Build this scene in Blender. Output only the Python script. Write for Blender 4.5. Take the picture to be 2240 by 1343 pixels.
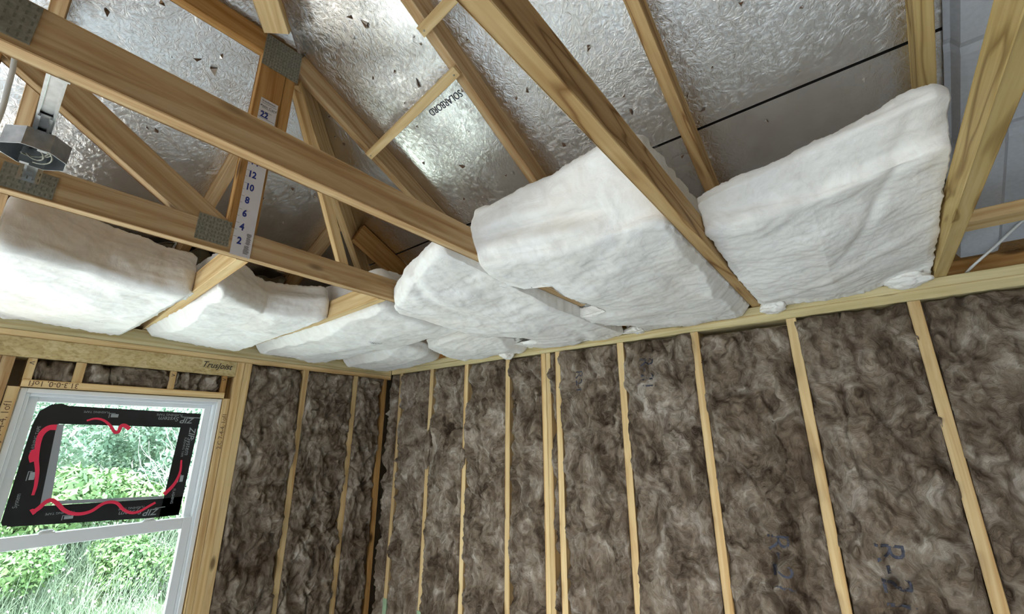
import bpy, bmesh, math, random
import numpy as np
from mathutils import Vector, Matrix
from mathutils.bvhtree import BVHTree

S = bpy.context.scene
COL = S.collection
for o in list(bpy.data.objects):
    bpy.data.objects.remove(o)
random.seed(7)
rng = np.random.default_rng(7)

# ------------------------------------------------------------------ camera
yaw, pitch, roll = 0.6808, 0.2925, 0.0
F = 947.68
cam_d = bpy.data.cameras.new('camera')
cam_d.sensor_width = 36.0
cam_d.lens = F / 2240 * 36.0
cam_d.clip_start = 0.02
cam_d.clip_end = 200
cam = bpy.data.objects.new('camera', cam_d)
COL.objects.link(cam)
cy_, sy_ = math.cos(yaw), math.sin(yaw)
fw = Vector((-sy_ * math.cos(pitch), cy_ * math.cos(pitch), math.sin(pitch)))
rt = Vector((cy_, sy_, 0))
up = rt.cross(fw)
M = Matrix((rt, up, -fw)).transposed().to_4x4()
M.translation = Vector((3.0464, -2.1725, -0.5719))
cam.matrix_world = M
S.camera = cam

# ------------------------------------------------------------------ world, sun, daylight through the openings, added fill, exposure
S.view_settings.view_transform = 'Standard'
S.view_settings.look = 'None'
S.view_settings.exposure = 0.17
S.view_settings.gamma = 1.0
S.view_settings.use_curve_mapping = False
try:
    S.cycles.use_denoising = True
    S.cycles.max_bounces = 8
    S.cycles.diffuse_bounces = 5
    S.cycles.glossy_bounces = 4
    S.cycles.caustics_reflective = True
    S.cycles.blur_glossy = 0.6
    S.cycles.caustics_refractive = False
    S.cycles.sample_clamp_indirect = 6.0
except Exception:
    pass

W_ = bpy.data.worlds.new('sky')
S.world = W_
W_.use_nodes = True
wn = W_.node_tree
for n in list(wn.nodes):
    wn.nodes.remove(n)
wo = wn.nodes.new('ShaderNodeOutputWorld')
wb = wn.nodes.new('ShaderNodeBackground')
wb.inputs['Color'].default_value = (0.80, 0.90, 1.0, 1)
wb.inputs['Strength'].default_value = 9.5
wn.links.new(wb.outputs[0], wo.inputs[0])


def add_sun(direction, power, color, angle):
    d = bpy.data.lights.new('sun', 'SUN')
    d.energy = power
    d.color = color
    d.angle = math.radians(angle)
    o = bpy.data.objects.new('sun', d)
    COL.objects.link(o)
    o.rotation_euler = Vector(direction).to_track_quat('-Z', 'Y').to_euler()
    o.location = (0, 0, 8)


def add_area(name, loc, direction, sx, sy, power, color, portal=False, spread=180):
    d = bpy.data.lights.new(name, 'AREA')
    d.shape = 'RECTANGLE'
    d.size, d.size_y = sx, sy
    d.energy = power
    d.color = color
    d.spread = math.radians(spread)
    o = bpy.data.objects.new(name, d)
    COL.objects.link(o)
    o.location = loc
    o.rotation_euler = Vector(direction).to_track_quat('-Z', 'Y').to_euler()
    if portal:
        d.cycles.is_portal = True
    return o


add_sun((-0.12, 0.5, -0.8), 15.0, (1.0, 0.97, 0.9), 3)
# sky light through the visible window is sampled through a portal; a daylight lamp stands in the second window, added fill lamps in made-up openings
add_area('window_portal', (-0.165, -1.61, -1.10), (1, 0, 0), 1.52, 0.86, 1, (1, 1, 1), portal=True)
add_area('daylight_second_window', (-0.10, -2.93, -1.12), (1, 0, -0.1), 1.46, 0.80, 26, (0.90, 0.98, 1.0))
add_area('added_fill_left_wall', (-0.10, -4.49, -1.12), (1, 0.15, -0.45), 1.46, 0.80, 30, (1.0, 0.91, 0.80), spread=130)  # unseen fill lamp, added to brighten the room
add_area('added_fill_rear', (3.05, -6.78, -1.5), (-0.12, 1, -0.36), 0.86, 1.9, 36, (1.0, 0.95, 0.88), spread=62)  # unseen fill lamp, added and aimed low to lift the back wall wool

# ------------------------------------------------------------------ numpy noise
_P = rng.permutation(256).astype(np.int64)
_P = np.concatenate([_P, _P, _P])
_G = rng.normal(size=(256, 3))
_G /= np.linalg.norm(_G, axis=1)[:, None]


def pnoise(x, y, z=0.0):
    x, y, z = np.broadcast_arrays(np.asarray(x, float), y, z)
    xi, yi, zi = np.floor(x).astype(np.int64), np.floor(y).astype(np.int64), np.floor(z).astype(np.int64)
    xf, yf, zf = x - xi, y - yi, z - zi
    u = xf ** 3 * (xf * (xf * 6 - 15) + 10)
    v = yf ** 3 * (yf * (yf * 6 - 15) + 10)
    w = zf ** 3 * (zf * (zf * 6 - 15) + 10)

    def g(i, j, k):
        h = _P[_P[_P[(xi + i) & 255] + ((yi + j) & 255)] + ((zi + k) & 255)]
        gr = _G[h]
        return gr[..., 0] * (xf - i) + gr[..., 1] * (yf - j) + gr[..., 2] * (zf - k)
    a = g(0, 0, 0) * (1 - u) + g(1, 0, 0) * u
    b = g(0, 1, 0) * (1 - u) + g(1, 1, 0) * u
    c = g(0, 0, 1) * (1 - u) + g(1, 0, 1) * u
    d = g(0, 1, 1) * (1 - u) + g(1, 1, 1) * u
    return ((a * (1 - v) + b * v) * (1 - w) + (c * (1 - v) + d * v) * w) * 1.6


def fbm(x, y, z=0.0, o=4, lac=2.0, gain=0.5):
    s, a, f = 0, 1.0, 1.0
    for i in range(o):
        s = s + a * pnoise(np.asarray(x) * f + 13.7 * i, np.asarray(y) * f - 7.1 * i, np.asarray(z) * f + 3.3 * i)
        a *= gain
        f *= lac
    return s


def ridged(x, y, z=0.0, o=3):
    s, a, f = 0, 1.0, 1.0
    for i in range(o):
        s = s + a * (1 - 2.2 * np.abs(pnoise(np.asarray(x) * f + 5.1 * i, np.asarray(y) * f + 9.2 * i, np.asarray(z) * f)))
        a *= 0.5
        f *= 2.1
    return s


# ------------------------------------------------------------------ helpers
def tag(o, label=None, cat=None, group=None, kind=None):
    if label:
        o['label'] = label
    if cat:
        o['category'] = cat
    if group:
        o['group'] = group
    if kind:
        o['kind'] = kind
    return o


def empty(name, loc=(0, 0, 0), label=None, cat=None, group=None, kind=None):
    o = bpy.data.objects.new(name, None)
    o.empty_display_size = 0.1
    o.location = loc
    COL.objects.link(o)
    return tag(o, label, cat, group, kind)


def link_mesh(name, me, mats, parent=None, loc=None):
    o = bpy.data.objects.new(name, me)
    COL.objects.link(o)
    for m in (mats if isinstance(mats, (list, tuple)) else [mats]):
        me.materials.append(m)
    if parent is not None:
        o.parent = parent
        o.matrix_parent_inverse = Matrix.Translation(parent.location).inverted()
    if loc is not None:
        o.location = loc
    return o


def from_bm(name, bm, mats, parent=None, smooth=False):
    me = bpy.data.meshes.new(name)
    bm.normal_update()
    bm.to_mesh(me)
    bm.free()
    if smooth:
        me.polygons.foreach_set('use_smooth', [True] * len(me.polygons))
    return link_mesh(name, me, mats, parent)


def np_mesh(name, V, Fq, mats, parent=None, smooth=True):
    """V (n,3) float, Fq (m,4) int quads"""
    me = bpy.data.meshes.new(name)
    V = np.asarray(V, np.float32)
    Fq = np.asarray(Fq, np.int32)
    me.vertices.add(len(V))
    me.vertices.foreach_set('co', V.ravel())
    k = Fq.shape[1]
    me.loops.add(Fq.size)
    me.loops.foreach_set('vertex_index', Fq.ravel())
    me.polygons.add(len(Fq))
    me.polygons.foreach_set('loop_start', np.arange(0, Fq.size, k, dtype=np.int32))
    me.polygons.foreach_set('loop_total', np.full(len(Fq), k, np.int32))
    me.polygons.foreach_set('use_smooth', np.full(len(Fq), smooth))
    me.update(calc_edges=True)
    me.validate()
    return link_mesh(name, me, mats, parent)


def bm_box(bm, lo, hi, mat=0, bevel=0.0):
    vs = [bm.verts.new((x, y, z)) for x in (lo[0], hi[0]) for y in (lo[1], hi[1]) for z in (lo[2], hi[2])]
    q = [(0, 1, 3, 2), (4, 6, 7, 5), (0, 4, 5, 1), (2, 3, 7, 6), (0, 2, 6, 4), (1, 5, 7, 3)]
    fs = []
    for f in q:
        fc = bm.faces.new([vs[i] for i in f])
        fc.material_index = mat
        fs.append(fc)
    if bevel:
        es = list({e for f in fs for e in f.edges})
        bmesh.ops.bevel(bm, geom=es, offset=bevel, segments=1, affect='EDGES', profile=0.5)
    return fs


def box(name, lo, hi, mat, parent=None, bevel=0.0):
    bm = bmesh.new()
    bm_box(bm, lo, hi, 0, bevel)
    bmesh.ops.recalc_face_normals(bm, faces=bm.faces)
    return from_bm(name, bm, mat, parent)


def board(name, p0, p1, w, d, upv, mat, parent=None, cut0=0.0, cut1=0.0, bevel=0.0018, warp=0.0, seed=0):
    """sawn board: local X along p0->p1 (centre line), local Z along upv (depth d), local Y across (width w)."""
    p0, p1 = Vector(p0), Vector(p1)
    X = (p1 - p0)
    L = X.length
    X.normalize()
    Z = Vector(upv) - X * Vector(upv).dot(X)
    Z.normalize()
    Y = Z.cross(X)
    bm = bmesh.new()
    n = max(1, int(L / 0.12)) if warp else 1
    r = random.Random(seed + 11)
    rings = []
    ph = r.uniform(0, 6)
    for i in range(n + 1):
        t = i / n
        x = -L / 2 + L * t
        wy = warp * math.sin(ph + t * 4.3)
        wz = warp * 0.7 * math.sin(ph * 2 + t * 5.1)
        ring = []
        b = bevel
        for (sy, sz) in ((-1, -1), (1, -1), (1, 1), (-1, 1)):
            for k in ((0, 1) if (sy * sz > 0) else (1, 0)):
                yy = sy * (w / 2 - (b if k == 0 else 0))
                zz = sz * (d / 2 - (0 if k == 0 else b))
                xx = x
                if i == 0:
                    xx += cut0 * (zz + d / 2)
                if i == n:
                    xx += cut1 * (zz + d / 2)
                ring.append(bm.verts.new((xx, yy + wy, zz + wz)))
        rings.append(ring)
    for a, c in zip(rings, rings[1:]):
        for j in range(8):
            bm.faces.new((a[j], a[(j + 1) % 8], c[(j + 1) % 8], c[j]))
    bm.faces.new(rings[0][::-1])
    bm.faces.new(rings[-1])
    bmesh.ops.recalc_face_normals(bm, faces=bm.faces)
    o = from_bm(name, bm, mat)
    R = Matrix((X, Y, Z)).transposed().to_4x4()
    R.translation = (p0 + p1) / 2
    if parent is not None:
        o.parent = parent
        o.matrix_parent_inverse = Matrix.Translation(parent.location).inverted()
    o.matrix_basis = R
    return o


def tube(bm, pts, r, n=8, mat=0, cap=True):
    pts = [Vector(p) for p in pts]
    rings = []
    prev = None
    for i, p in enumerate(pts):
        t = (pts[min(i + 1, len(pts) - 1)] - pts[max(i - 1, 0)]).normalized()
        a = prev if prev is not None else (Vector((0, 0, 1)) if abs(t.z) < 0.9 else Vector((1, 0, 0)))
        u = (a - t * a.dot(t)).normalized()
        prev = u
        v = t.cross(u)
        rr = r[i] if isinstance(r, (list, tuple)) else r
        rings.append([bm.verts.new(p + (u * math.cos(2 * math.pi * k / n) + v * math.sin(2 * math.pi * k / n)) * rr) for k in range(n)])
    for a, b in zip(rings, rings[1:]):
        for k in range(n):
            f = bm.faces.new((a[k], a[(k + 1) % n], b[(k + 1) % n], b[k]))
            f.material_index = mat
            f.smooth = True
    if cap:
        bm.faces.new(rings[0][::-1]).material_index = mat
        bm.faces.new(rings[-1]).material_index = mat


_txt_cache = {}


def text_verts(s, size, shear=0.0, bold=0.0):
    key = (s, shear, bold)
    if key not in _txt_cache:
        cu = bpy.data.curves.new('t', 'FONT')
        cu.body = s
        cu.size = 1.0
        cu.align_x = 'CENTER'
        cu.align_y = 'CENTER'
        cu.shear = shear
        cu.offset = bold
        cu.resolution_u = 3
        to = bpy.data.objects.new('t', cu)
        COL.objects.link(to)
        dg = bpy.context.evaluated_depsgraph_get()
        me = bpy.data.meshes.new_from_object(to.evaluated_get(dg))
        vs = [v.co.copy() for v in me.vertices]
        fs = [tuple(p.vertices) for p in me.polygons]
        bpy.data.objects.remove(to)
        bpy.data.curves.remove(cu)
        bpy.data.meshes.remove(me)
        _txt_cache[key] = (vs, fs)
    vs, fs = _txt_cache[key]
    return [v * size for v in vs], fs


def add_text(bm, s, size, org, right, upv, mat=0, shear=0.0, bold=0.0, sx=1.0, project=None):
    vs, fs = text_verts(s, size, shear, bold)
    right, upv, org = Vector(right).normalized(), Vector(upv).normalized(), Vector(org)
    nv = []
    for v in vs:
        p = org + right * v.x * sx + upv * v.y
        if project:
            p = project(p)
        nv.append(bm.verts.new(p))
    for f in fs:
        try:
            bm.faces.new([nv[i] for i in f]).material_index = mat
        except ValueError:
            pass


# ------------------------------------------------------------------ materials
def new_mat(name):
    m = bpy.data.materials.new(name)
    m.use_nodes = True
    nt = m.node_tree
    b = nt.nodes['Principled BSDF']
    return m, nt, b


def N(nt, t, **kw):
    n = nt.nodes.new(t)
    for k, v in kw.items():
        if k.startswith('i_'):
            n.inputs[k[2:].replace('_', ' ')].default_value = v
        else:
            setattr(n, k, v)
    return n


def ramp(nt, stops, interp='LINEAR'):
    r = nt.nodes.new('ShaderNodeValToRGB')
    r.color_ramp.interpolation = interp
    el = r.color_ramp.elements
    while len(el) < len(stops):
        el.new(0.5)
    for e, (p, c) in zip(el, stops):
        e.position = p
        e.color = (c[0], c[1], c[2], 1)
    return r


def coords(nt, scale=(1, 1, 1), rnd=True, kind='Object'):
    tc = nt.nodes.new('ShaderNodeTexCoord')
    out = tc.outputs[kind]
    if rnd:
        oi = nt.nodes.new('ShaderNodeObjectInfo')
        mu = N(nt, 'ShaderNodeVectorMath', operation='SCALE')
        mu.inputs[0].default_value = (31, 17, 23)
        nt.links.new(oi.outputs['Random'], mu.inputs['Scale'])
        ad = N(nt, 'ShaderNodeVectorMath', operation='ADD')
        nt.links.new(out, ad.inputs[0])
        nt.links.new(mu.outputs[0], ad.inputs[1])
        out = ad.outputs[0]
    mp = nt.nodes.new('ShaderNodeMapping')
    mp.inputs['Scale'].default_value = scale
    nt.links.new(out, mp.inputs['Vector'])
    return mp.outputs[0]


def mix(nt, a, b, f, mode='MIX'):
    m = nt.nodes.new('ShaderNodeMix')
    m.data_type = 'RGBA'
    m.blend_type = mode
    for sock, v in ((m.inputs[6], a), (m.inputs[7], b), (m.inputs[0], f)):
        if hasattr(v, 'is_linked') or isinstance(v, bpy.types.NodeSocket):
            nt.links.new(v, sock)
        elif isinstance(v, (int, float)):
            sock.default_value = v
        else:
            sock.default_value = (v[0], v[1], v[2], 1)
    return m.outputs[2]


def bump(nt, h, strength, dist, b, prev=None):
    n = nt.nodes.new('ShaderNodeBump')
    n.inputs['Strength'].default_value = strength
    n.inputs['Distance'].default_value = dist
    nt.links.new(h, n.inputs['Height'])
    if prev:
        nt.links.new(prev, n.inputs['Normal'])
    if b is not None:
        nt.links.new(n.outputs[0], b.inputs['Normal'])
    return n.outputs[0]


def wood(name, light, mid, dark, knots=True, rough=0.72):
    m, nt, b = new_mat(name)
    v = coords(nt, (0.9, 14, 14))
    n1 = N(nt, 'ShaderNodeTexNoise', i_Scale=2.2, i_Detail=7.0, i_Roughness=0.6, i_Distortion=1.2)
    nt.links.new(v, n1.inputs['Vector'])
    v2 = coords(nt, (0.55, 7, 7))
    wv = N(nt, 'ShaderNodeTexWave', wave_type='RINGS', rings_direction='X', i_Scale=1.1, i_Distortion=5.0, i_Detail=2.5)
    wv.inputs['Detail Scale'].default_value = 0.8
    nt.links.new(v2, wv.inputs['Vector'])
    r1 = ramp(nt, [(0.22, dark), (0.46, mid), (0.62, light)])
    nt.links.new(n1.outputs['Fac'], r1.inputs['Fac'])
    r2 = ramp(nt, [(0.0, (0.80, 0.68, 0.55)), (0.3, (1, 1, 1)), (1, (1, 1, 1))])
    nt.links.new(wv.outputs['Fac'], r2.inputs['Fac'])
    c = mix(nt, r1.outputs[0], r2.outputs[0], 0.75, 'MULTIPLY')
    if knots:
        v3 = coords(nt, (2.6, 7.0, 7.0))
        vo = N(nt, 'ShaderNodeTexVoronoi', i_Scale=1.0)
        nt.links.new(v3, vo.inputs['Vector'])
        rk = ramp(nt, [(0.0, (1, 1, 1)), (0.07, (0.9, 0.9, 0.9)), (0.13, (0, 0, 0))])
        nt.links.new(vo.outputs['Distance'], rk.inputs['Fac'])
        c = mix(nt, c, tuple(x * 0.35 for x in dark), rk.outputs[0])
    oi = nt.nodes.new('ShaderNodeObjectInfo')
    hv = nt.nodes.new('ShaderNodeHueSaturation')
    mr = N(nt, 'ShaderNodeMapRange')
    mr.inputs['To Min'].default_value = 0.86
    mr.inputs['To Max'].default_value = 1.12
    nt.links.new(oi.outputs['Random'], mr.inputs['Value'])
    nt.links.new(mr.outputs[0], hv.inputs['Value'])
    nt.links.new(c, hv.inputs['Color'])
    nt.links.new(hv.outputs[0], b.inputs['Base Color'])
    b.inputs['Roughness'].default_value = rough
    b.inputs['Specular IOR Level'].default_value = 0.25
    bump(nt, n1.outputs['Fac'], 0.35, 0.0015, b)
    return m


M_PINE = wood('pine_lumber', (0.58, 0.415, 0.235), (0.48, 0.315, 0.155), (0.29, 0.15, 0.055))
M_STUD = wood('stud_lumber', (0.74, 0.56, 0.30), (0.66, 0.47, 0.235), (0.50, 0.31, 0.13))
M_PLATE = wood('plate_lumber', (0.66, 0.57, 0.34), (0.58, 0.49, 0.27), (0.44, 0.35, 0.17))
def swirl_wood(name, light, mid, dark):
    m, nt, b = new_mat(name)
    v = coords(nt, (0.8, 6.5, 6.5))
    n0 = N(nt, 'ShaderNodeTexNoise', i_Scale=1.3, i_Detail=2.0, i_Distortion=0.5)
    nt.links.new(v, n0.inputs['Vector'])
    mu = N(nt, 'ShaderNodeMath', operation='MULTIPLY')
    mu.inputs[1].default_value = 7.0
    nt.links.new(n0.outputs['Fac'], mu.inputs[0])
    fr = N(nt, 'ShaderNodeMath', operation='FRACT')
    nt.links.new(mu.outputs[0], fr.inputs[0])
    r = ramp(nt, [(0.0, dark), (0.10, mid), (0.45, light), (0.85, mid), (1.0, dark)])
    nt.links.new(fr.outputs[0], r.inputs['Fac'])
    n1 = N(nt, 'ShaderNodeTexNoise', i_Scale=5.0, i_Detail=6.0)
    v2 = coords(nt, (0.7, 16, 16))
    nt.links.new(v2, n1.inputs['Vector'])
    r1 = ramp(nt, [(0.3, (0.80, 0.74, 0.66)), (0.6, (1, 1, 1))])
    nt.links.new(n1.outputs['Fac'], r1.inputs['Fac'])
    c = mix(nt, r.outputs[0], r1.outputs[0], 1.0, 'MULTIPLY')
    nt.links.new(c, b.inputs['Base Color'])
    b.inputs['Roughness'].default_value = 0.72
    b.inputs['Specular IOR Level'].default_value = 0.25
    bump(nt, n1.outputs['Fac'], 0.35, 0.0015, b)
    return m


M_SWIRL = swirl_wood('swirly_pine_lumber', (0.62, 0.43, 0.21), (0.54, 0.35, 0.155), (0.27, 0.14, 0.05))
M_SWIRL2 = swirl_wood('swirly_yellow_lumber', (0.62, 0.47, 0.22), (0.56, 0.41, 0.175), (0.30, 0.19, 0.065))
M_ORANGE = wood('old_lumber', (0.52, 0.30, 0.11), (0.42, 0.22, 0.07), (0.25, 0.11, 0.03))


def mat_osb(name, a, b_, c_):
    m, nt, b = new_mat(name)
    v = coords(nt, (1, 1, 1), rnd=False)
    n0 = N(nt, 'ShaderNodeTexNoise', i_Scale=9.0, i_Detail=2.0)
    nt.links.new(v, n0.inputs['Vector'])
    vo = N(nt, 'ShaderNodeTexVoronoi', i_Scale=30.0)
    v2 = coords(nt, (1, 0.35, 1.7), rnd=False)
    mx = mix(nt, v2, n0.outputs['Color'], 0.12)
    nt.links.new(mx, vo.inputs['Vector'])
    r = ramp(nt, [(0.0, c_), (0.5, b_), (1.0, a)])
    sp = nt.nodes.new('ShaderNodeSeparateColor')
    nt.links.new(vo.outputs['Color'], sp.inputs[0])
    nt.links.new(sp.outputs[0], r.inputs['Fac'])
    n1 = N(nt, 'ShaderNodeTexNoise', i_Scale=60.0, i_Detail=5.0)
    nt.links.new(v2, n1.inputs['Vector'])
    r3 = ramp(nt, [(0.3, (0.72, 0.66, 0.55)), (0.55, (1, 1, 1))])
    nt.links.new(n1.outputs['Fac'], r3.inputs['Fac'])
    c = mix(nt, r.outputs[0], r3.outputs[0], 1.0, 'MULTIPLY')
    nt.links.new(c, b.inputs['Base Color'])
    b.inputs['Roughness'].default_value = 0.75
    bump(nt, vo.outputs['Distance'], 0.3, 0.002, b)
    return m


M_LSL = mat_osb('strand_header', (0.62, 0.50, 0.27), (0.56, 0.44, 0.22), (0.48, 0.36, 0.16))
M_OSB = mat_osb('strand_board', (0.60, 0.38, 0.19), (0.50, 0.29, 0.12), (0.36, 0.18, 0.07))


def mat_white_batt():
    m, nt, b = new_mat('white_glass_wool')
    v = coords(nt, (1, 1, 1), rnd=True)
    n0 = N(nt, 'ShaderNodeTexNoise', i_Scale=5.0, i_Detail=2.0)
    nt.links.new(v, n0.inputs['Vector'])
    sc = N(nt, 'ShaderNodeVectorMath', operation='SCALE')
    sc.inputs['Scale'].default_value = 0.10
    nt.links.new(n0.outputs['Color'], sc.inputs[0])
    ad = N(nt, 'ShaderNodeVectorMath', operation='ADD')
    nt.links.new(v, ad.inputs[0])
    nt.links.new(sc.outputs[0], ad.inputs[1])
    n1 = N(nt, 'ShaderNodeTexNoise', i_Scale=11.0, i_Detail=10.0, i_Roughness=0.62, i_Distortion=1.2)
    nt.links.new(ad.outputs[0], n1.inputs['Vector'])
    r = ramp(nt, [(0.30, (0.84, 0.81, 0.765)), (0.5, (0.895, 0.875, 0.84)), (0.66, (0.94, 0.93, 0.905))])
    nt.links.new(n1.outputs['Fac'], r.inputs['Fac'])
    n2 = N(nt, 'ShaderNodeTexNoise', i_Scale=2.2, i_Detail=3.0)
    nt.links.new(v, n2.inputs['Vector'])
    r2 = ramp(nt, [(0.50, (1, 1, 1)), (0.72, (0.98, 0.955, 0.91))])
    nt.links.new(n2.outputs['Fac'], r2.inputs['Fac'])
    c = mix(nt, r.outputs[0], r2.outputs[0], 1.0, 'MULTIPLY')
    nt.links.new(c, b.inputs['Base Color'])
    b.inputs['Roughness'].default_value = 1.0
    b.inputs['Specular IOR Level'].default_value = 0.0
    n3 = N(nt, 'ShaderNodeTexNoise', i_Scale=75.0, i_Detail=7.0, i_Roughness=0.72, i_Distortion=1.6)
    nt.links.new(ad.outputs[0], n3.inputs['Vector'])
    p = bump(nt, n1.outputs['Fac'], 0.28, 0.008, None)
    bump(nt, n3.outputs['Fac'], 0.42, 0.0024, b, p)
    return m


M_WHITE = mat_white_batt()


def mat_brown_batt():
    m, nt, b = new_mat('brown_mineral_wool')
    v = coords(nt, (1, 1, 1), rnd=True)
    n0 = N(nt, 'ShaderNodeTexNoise', i_Scale=4.0, i_Detail=3.0, i_Roughness=0.5, i_Distortion=0.6)
    nt.links.new(v, n0.inputs['Vector'])
    # domain warp for curled tufts
    sc = N(nt, 'ShaderNodeVectorMath', operation='SCALE')
    sc.inputs['Scale'].default_value = 0.22
    nt.links.new(n0.outputs['Color'], sc.inputs[0])
    ad = N(nt, 'ShaderNodeVectorMath', operation='ADD')
    nt.links.new(v, ad.inputs[0])
    nt.links.new(sc.outputs[0], ad.inputs[1])
    st = N(nt, 'ShaderNodeMapping')
    st.inputs['Scale'].default_value = (1, 1, 0.62)
    nt.links.new(ad.outputs[0], st.inputs['Vector'])
    n1 = N(nt, 'ShaderNodeTexNoise', i_Scale=9.0, i_Detail=12.0, i_Roughness=0.68, i_Distortion=0.85)
    nt.links.new(st.outputs[0], n1.inputs['Vector'])
    nf = N(nt, 'ShaderNodeTexNoise', noise_type='RIDGED_MULTIFRACTAL', i_Scale=5.5, i_Detail=6.0, i_Roughness=0.55, i_Distortion=0.9)
    nt.links.new(st.outputs[0], nf.inputs['Vector'])
    n2 = N(nt, 'ShaderNodeTexNoise', i_Scale=3.2, i_Detail=4.0, i_Roughness=0.55, i_Distortion=1.0)
    nt.links.new(v, n2.inputs['Vector'])
    r = ramp(nt, [(0.33, (0.085, 0.060, 0.044)), (0.46, (0.27, 0.21, 0.16)), (0.57, (0.44, 0.37, 0.305)), (0.71, (0.76, 0.70, 0.64))])
    nt.links.new(n1.outputs['Fac'], r.inputs['Fac'])
    r2 = ramp(nt, [(0.34, (0.58, 0.53, 0.48)), (0.50, (0.92, 0.90, 0.86)), (0.68, (1.15, 1.15, 1.15))])
    nt.links.new(n2.outputs['Fac'], r2.inputs['Fac'])
    c = mix(nt, r.outputs[0], r2.outputs[0], 1.0, 'MULTIPLY')
    rf = ramp(nt, [(0.55, (0, 0, 0)), (0.95, (0.5, 0.5, 0.5))])
    nt.links.new(nf.outputs['Fac'], rf.inputs['Fac'])
    c = mix(nt, c, (0.60, 0.53, 0.45), rf.outputs[0])
    nt.links.new(c, b.inputs['Base Color'])
    b.inputs['Roughness'].default_value = 0.95
    b.inputs['Specular IOR Level'].default_value = 0.1
    n3 = N(nt, 'ShaderNodeTexNoise', i_Scale=110.0, i_Detail=5.0, i_Roughness=0.7, i_Distortion=3.0)
    nt.links.new(ad.outputs[0], n3.inputs['Vector'])
    p = bump(nt, n1.outputs['Fac'], 1.0, 0.05, None)
    p = bump(nt, nf.outputs['Fac'], 0.5, 0.008, None, p)
    bump(nt, n3.outputs['Fac'], 0.5, 0.003, b, p)
    return m


M_BROWN = mat_brown_batt()


def mat_foil():
    m, nt, b = new_mat('foil_sheathing')
    v = coords(nt, (1, 1, 1), rnd=False)
    n1 = N(nt, 'ShaderNodeTexNoise', i_Scale=38.0, i_Detail=6.0, i_Roughness=0.6, i_Distortion=2.2)
    nt.links.new(v, n1.inputs['Vector'])
    n2 = N(nt, 'ShaderNodeTexNoise', i_Scale=2.6, i_Detail=2.0)
    nt.links.new(v, n2.inputs['Vector'])
    n3 = N(nt, 'ShaderNodeTexNoise', i_Scale=7.0, i_Detail=4.0)
    nt.links.new(v, n3.inputs['Vector'])
    r = ramp(nt, [(0.3, (0.64, 0.615, 0.585)), (0.7, (0.76, 0.75, 0.74))])
    nt.links.new(n3.outputs['Fac'], r.inputs['Fac'])
    nt.links.new(r.outputs[0], b.inputs['Base Color'])
    b.inputs['Metallic'].default_value = 1.0
    rr = ramp(nt, [(0.3, (0.12, 0.2, 0.2)), (0.7, (0.20, 0.3, 0.3))])
    nt.links.new(n2.outputs['Fac'], rr.inputs['Fac'])
    nt.links.new(rr.outputs[0], b.inputs['Roughness'])
    # the wrinkles come and go over the sheet
    rw = ramp(nt, [(0.36, (0.35, 0.35, 0.35)), (0.60, (1, 1, 1))])
    nt.links.new(n2.outputs['Fac'], rw.inputs['Fac'])
    mu = N(nt, 'ShaderNodeMath', operation='MULTIPLY')
    nt.links.new(n1.outputs['Fac'], mu.inputs[0])
    nt.links.new(rw.outputs[0], mu.inputs[1])
    bump(nt, mu.outputs[0], 0.70, 0.0055, b)
    return m


M_FOIL = mat_foil()


def plain(name, col, rough=0.6, metal=0.0, spec=0.5, noise=0.0, nscale=20.0, trans=None, bumpd=0.0):
    m, nt, b = new_mat(name)
    b.inputs['Roughness'].default_value = rough
    b.inputs['Metallic'].default_value = metal
    b.inputs['Specular IOR Level'].default_value = spec
    if noise or bumpd:
        v = coords(nt, (1, 1, 1), rnd=False)
        n = N(nt, 'ShaderNodeTexNoise', i_Scale=nscale, i_Detail=5.0)
        nt.links.new(v, n.inputs['Vector'])
        r = ramp(nt, [(0.3, tuple(c * (1 - noise) for c in col)), (0.7, tuple(min(1, c * (1 + noise)) for c in col))])
        nt.links.new(n.outputs['Fac'], r.inputs['Fac'])
        nt.links.new(r.outputs[0], b.inputs['Base Color'])
        if bumpd:
            bump(nt, n.outputs['Fac'], 0.5, bumpd, b)
    else:
        b.inputs['Base Color'].default_value = (*col, 1)
    if trans is not None:
        b.inputs['Transmission Weight'].default_value = trans
    return m


M_VINYL = plain('white_vinyl', (0.80, 0.82, 0.84), 0.35)
M_STEEL = plain('galvanised_steel', (0.62, 0.64, 0.66), 0.28, 1.0, noise=0.12, nscale=60)
M_DULLSTEEL = plain('dull_steel', (0.27, 0.26, 0.21), 0.55, 0.5, noise=0.3, nscale=140)
M_BOX = plain('box_steel', (0.42, 0.43, 0.44), 0.38, 1.0, noise=0.2, nscale=50)
M_SLOT = plain('punched_slot', (0.15, 0.135, 0.10), 0.7)
M_BLACK = plain('black_tape', (0.010, 0.011, 0.013), 0.38, noise=0.3, nscale=12, bumpd=0.003)
M_DARK = plain('dark_inside', (0.015, 0.013, 0.012), 0.8)
M_GREYPRINT = plain('grey_print', (0.33, 0.36, 0.37), 0.5)
M_GREYSTRIP = plain('grey_reflection_ink', (0.30, 0.31, 0.33), 0.5)  # grey of the tape's painted reflection and of the ink smudges
M_RED = plain('red_paint', (0.80, 0.030, 0.085), 0.45)
M_INK = plain('black_ink', (0.025, 0.023, 0.02), 0.7)
M_BROWNINK = plain('brown_ink', (0.12, 0.065, 0.03), 0.8)
M_BLUEINK = plain('blue_ink', (0.062, 0.066, 0.090), 0.95, noise=0.5, nscale=60)
M_NUM = plain('blue_number_ink', (0.012, 0.03, 0.22), 0.5)
M_PAPER = plain('ruler_card', (0.66, 0.63, 0.64), 0.7, noise=0.04)
M_WIRE = plain('white_cable', (0.72, 0.72, 0.70), 0.5)
M_FOAM = plain('polystyrene', (0.46, 0.48, 0.52), 0.75, noise=0.06, nscale=90, bumpd=0.001)
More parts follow.
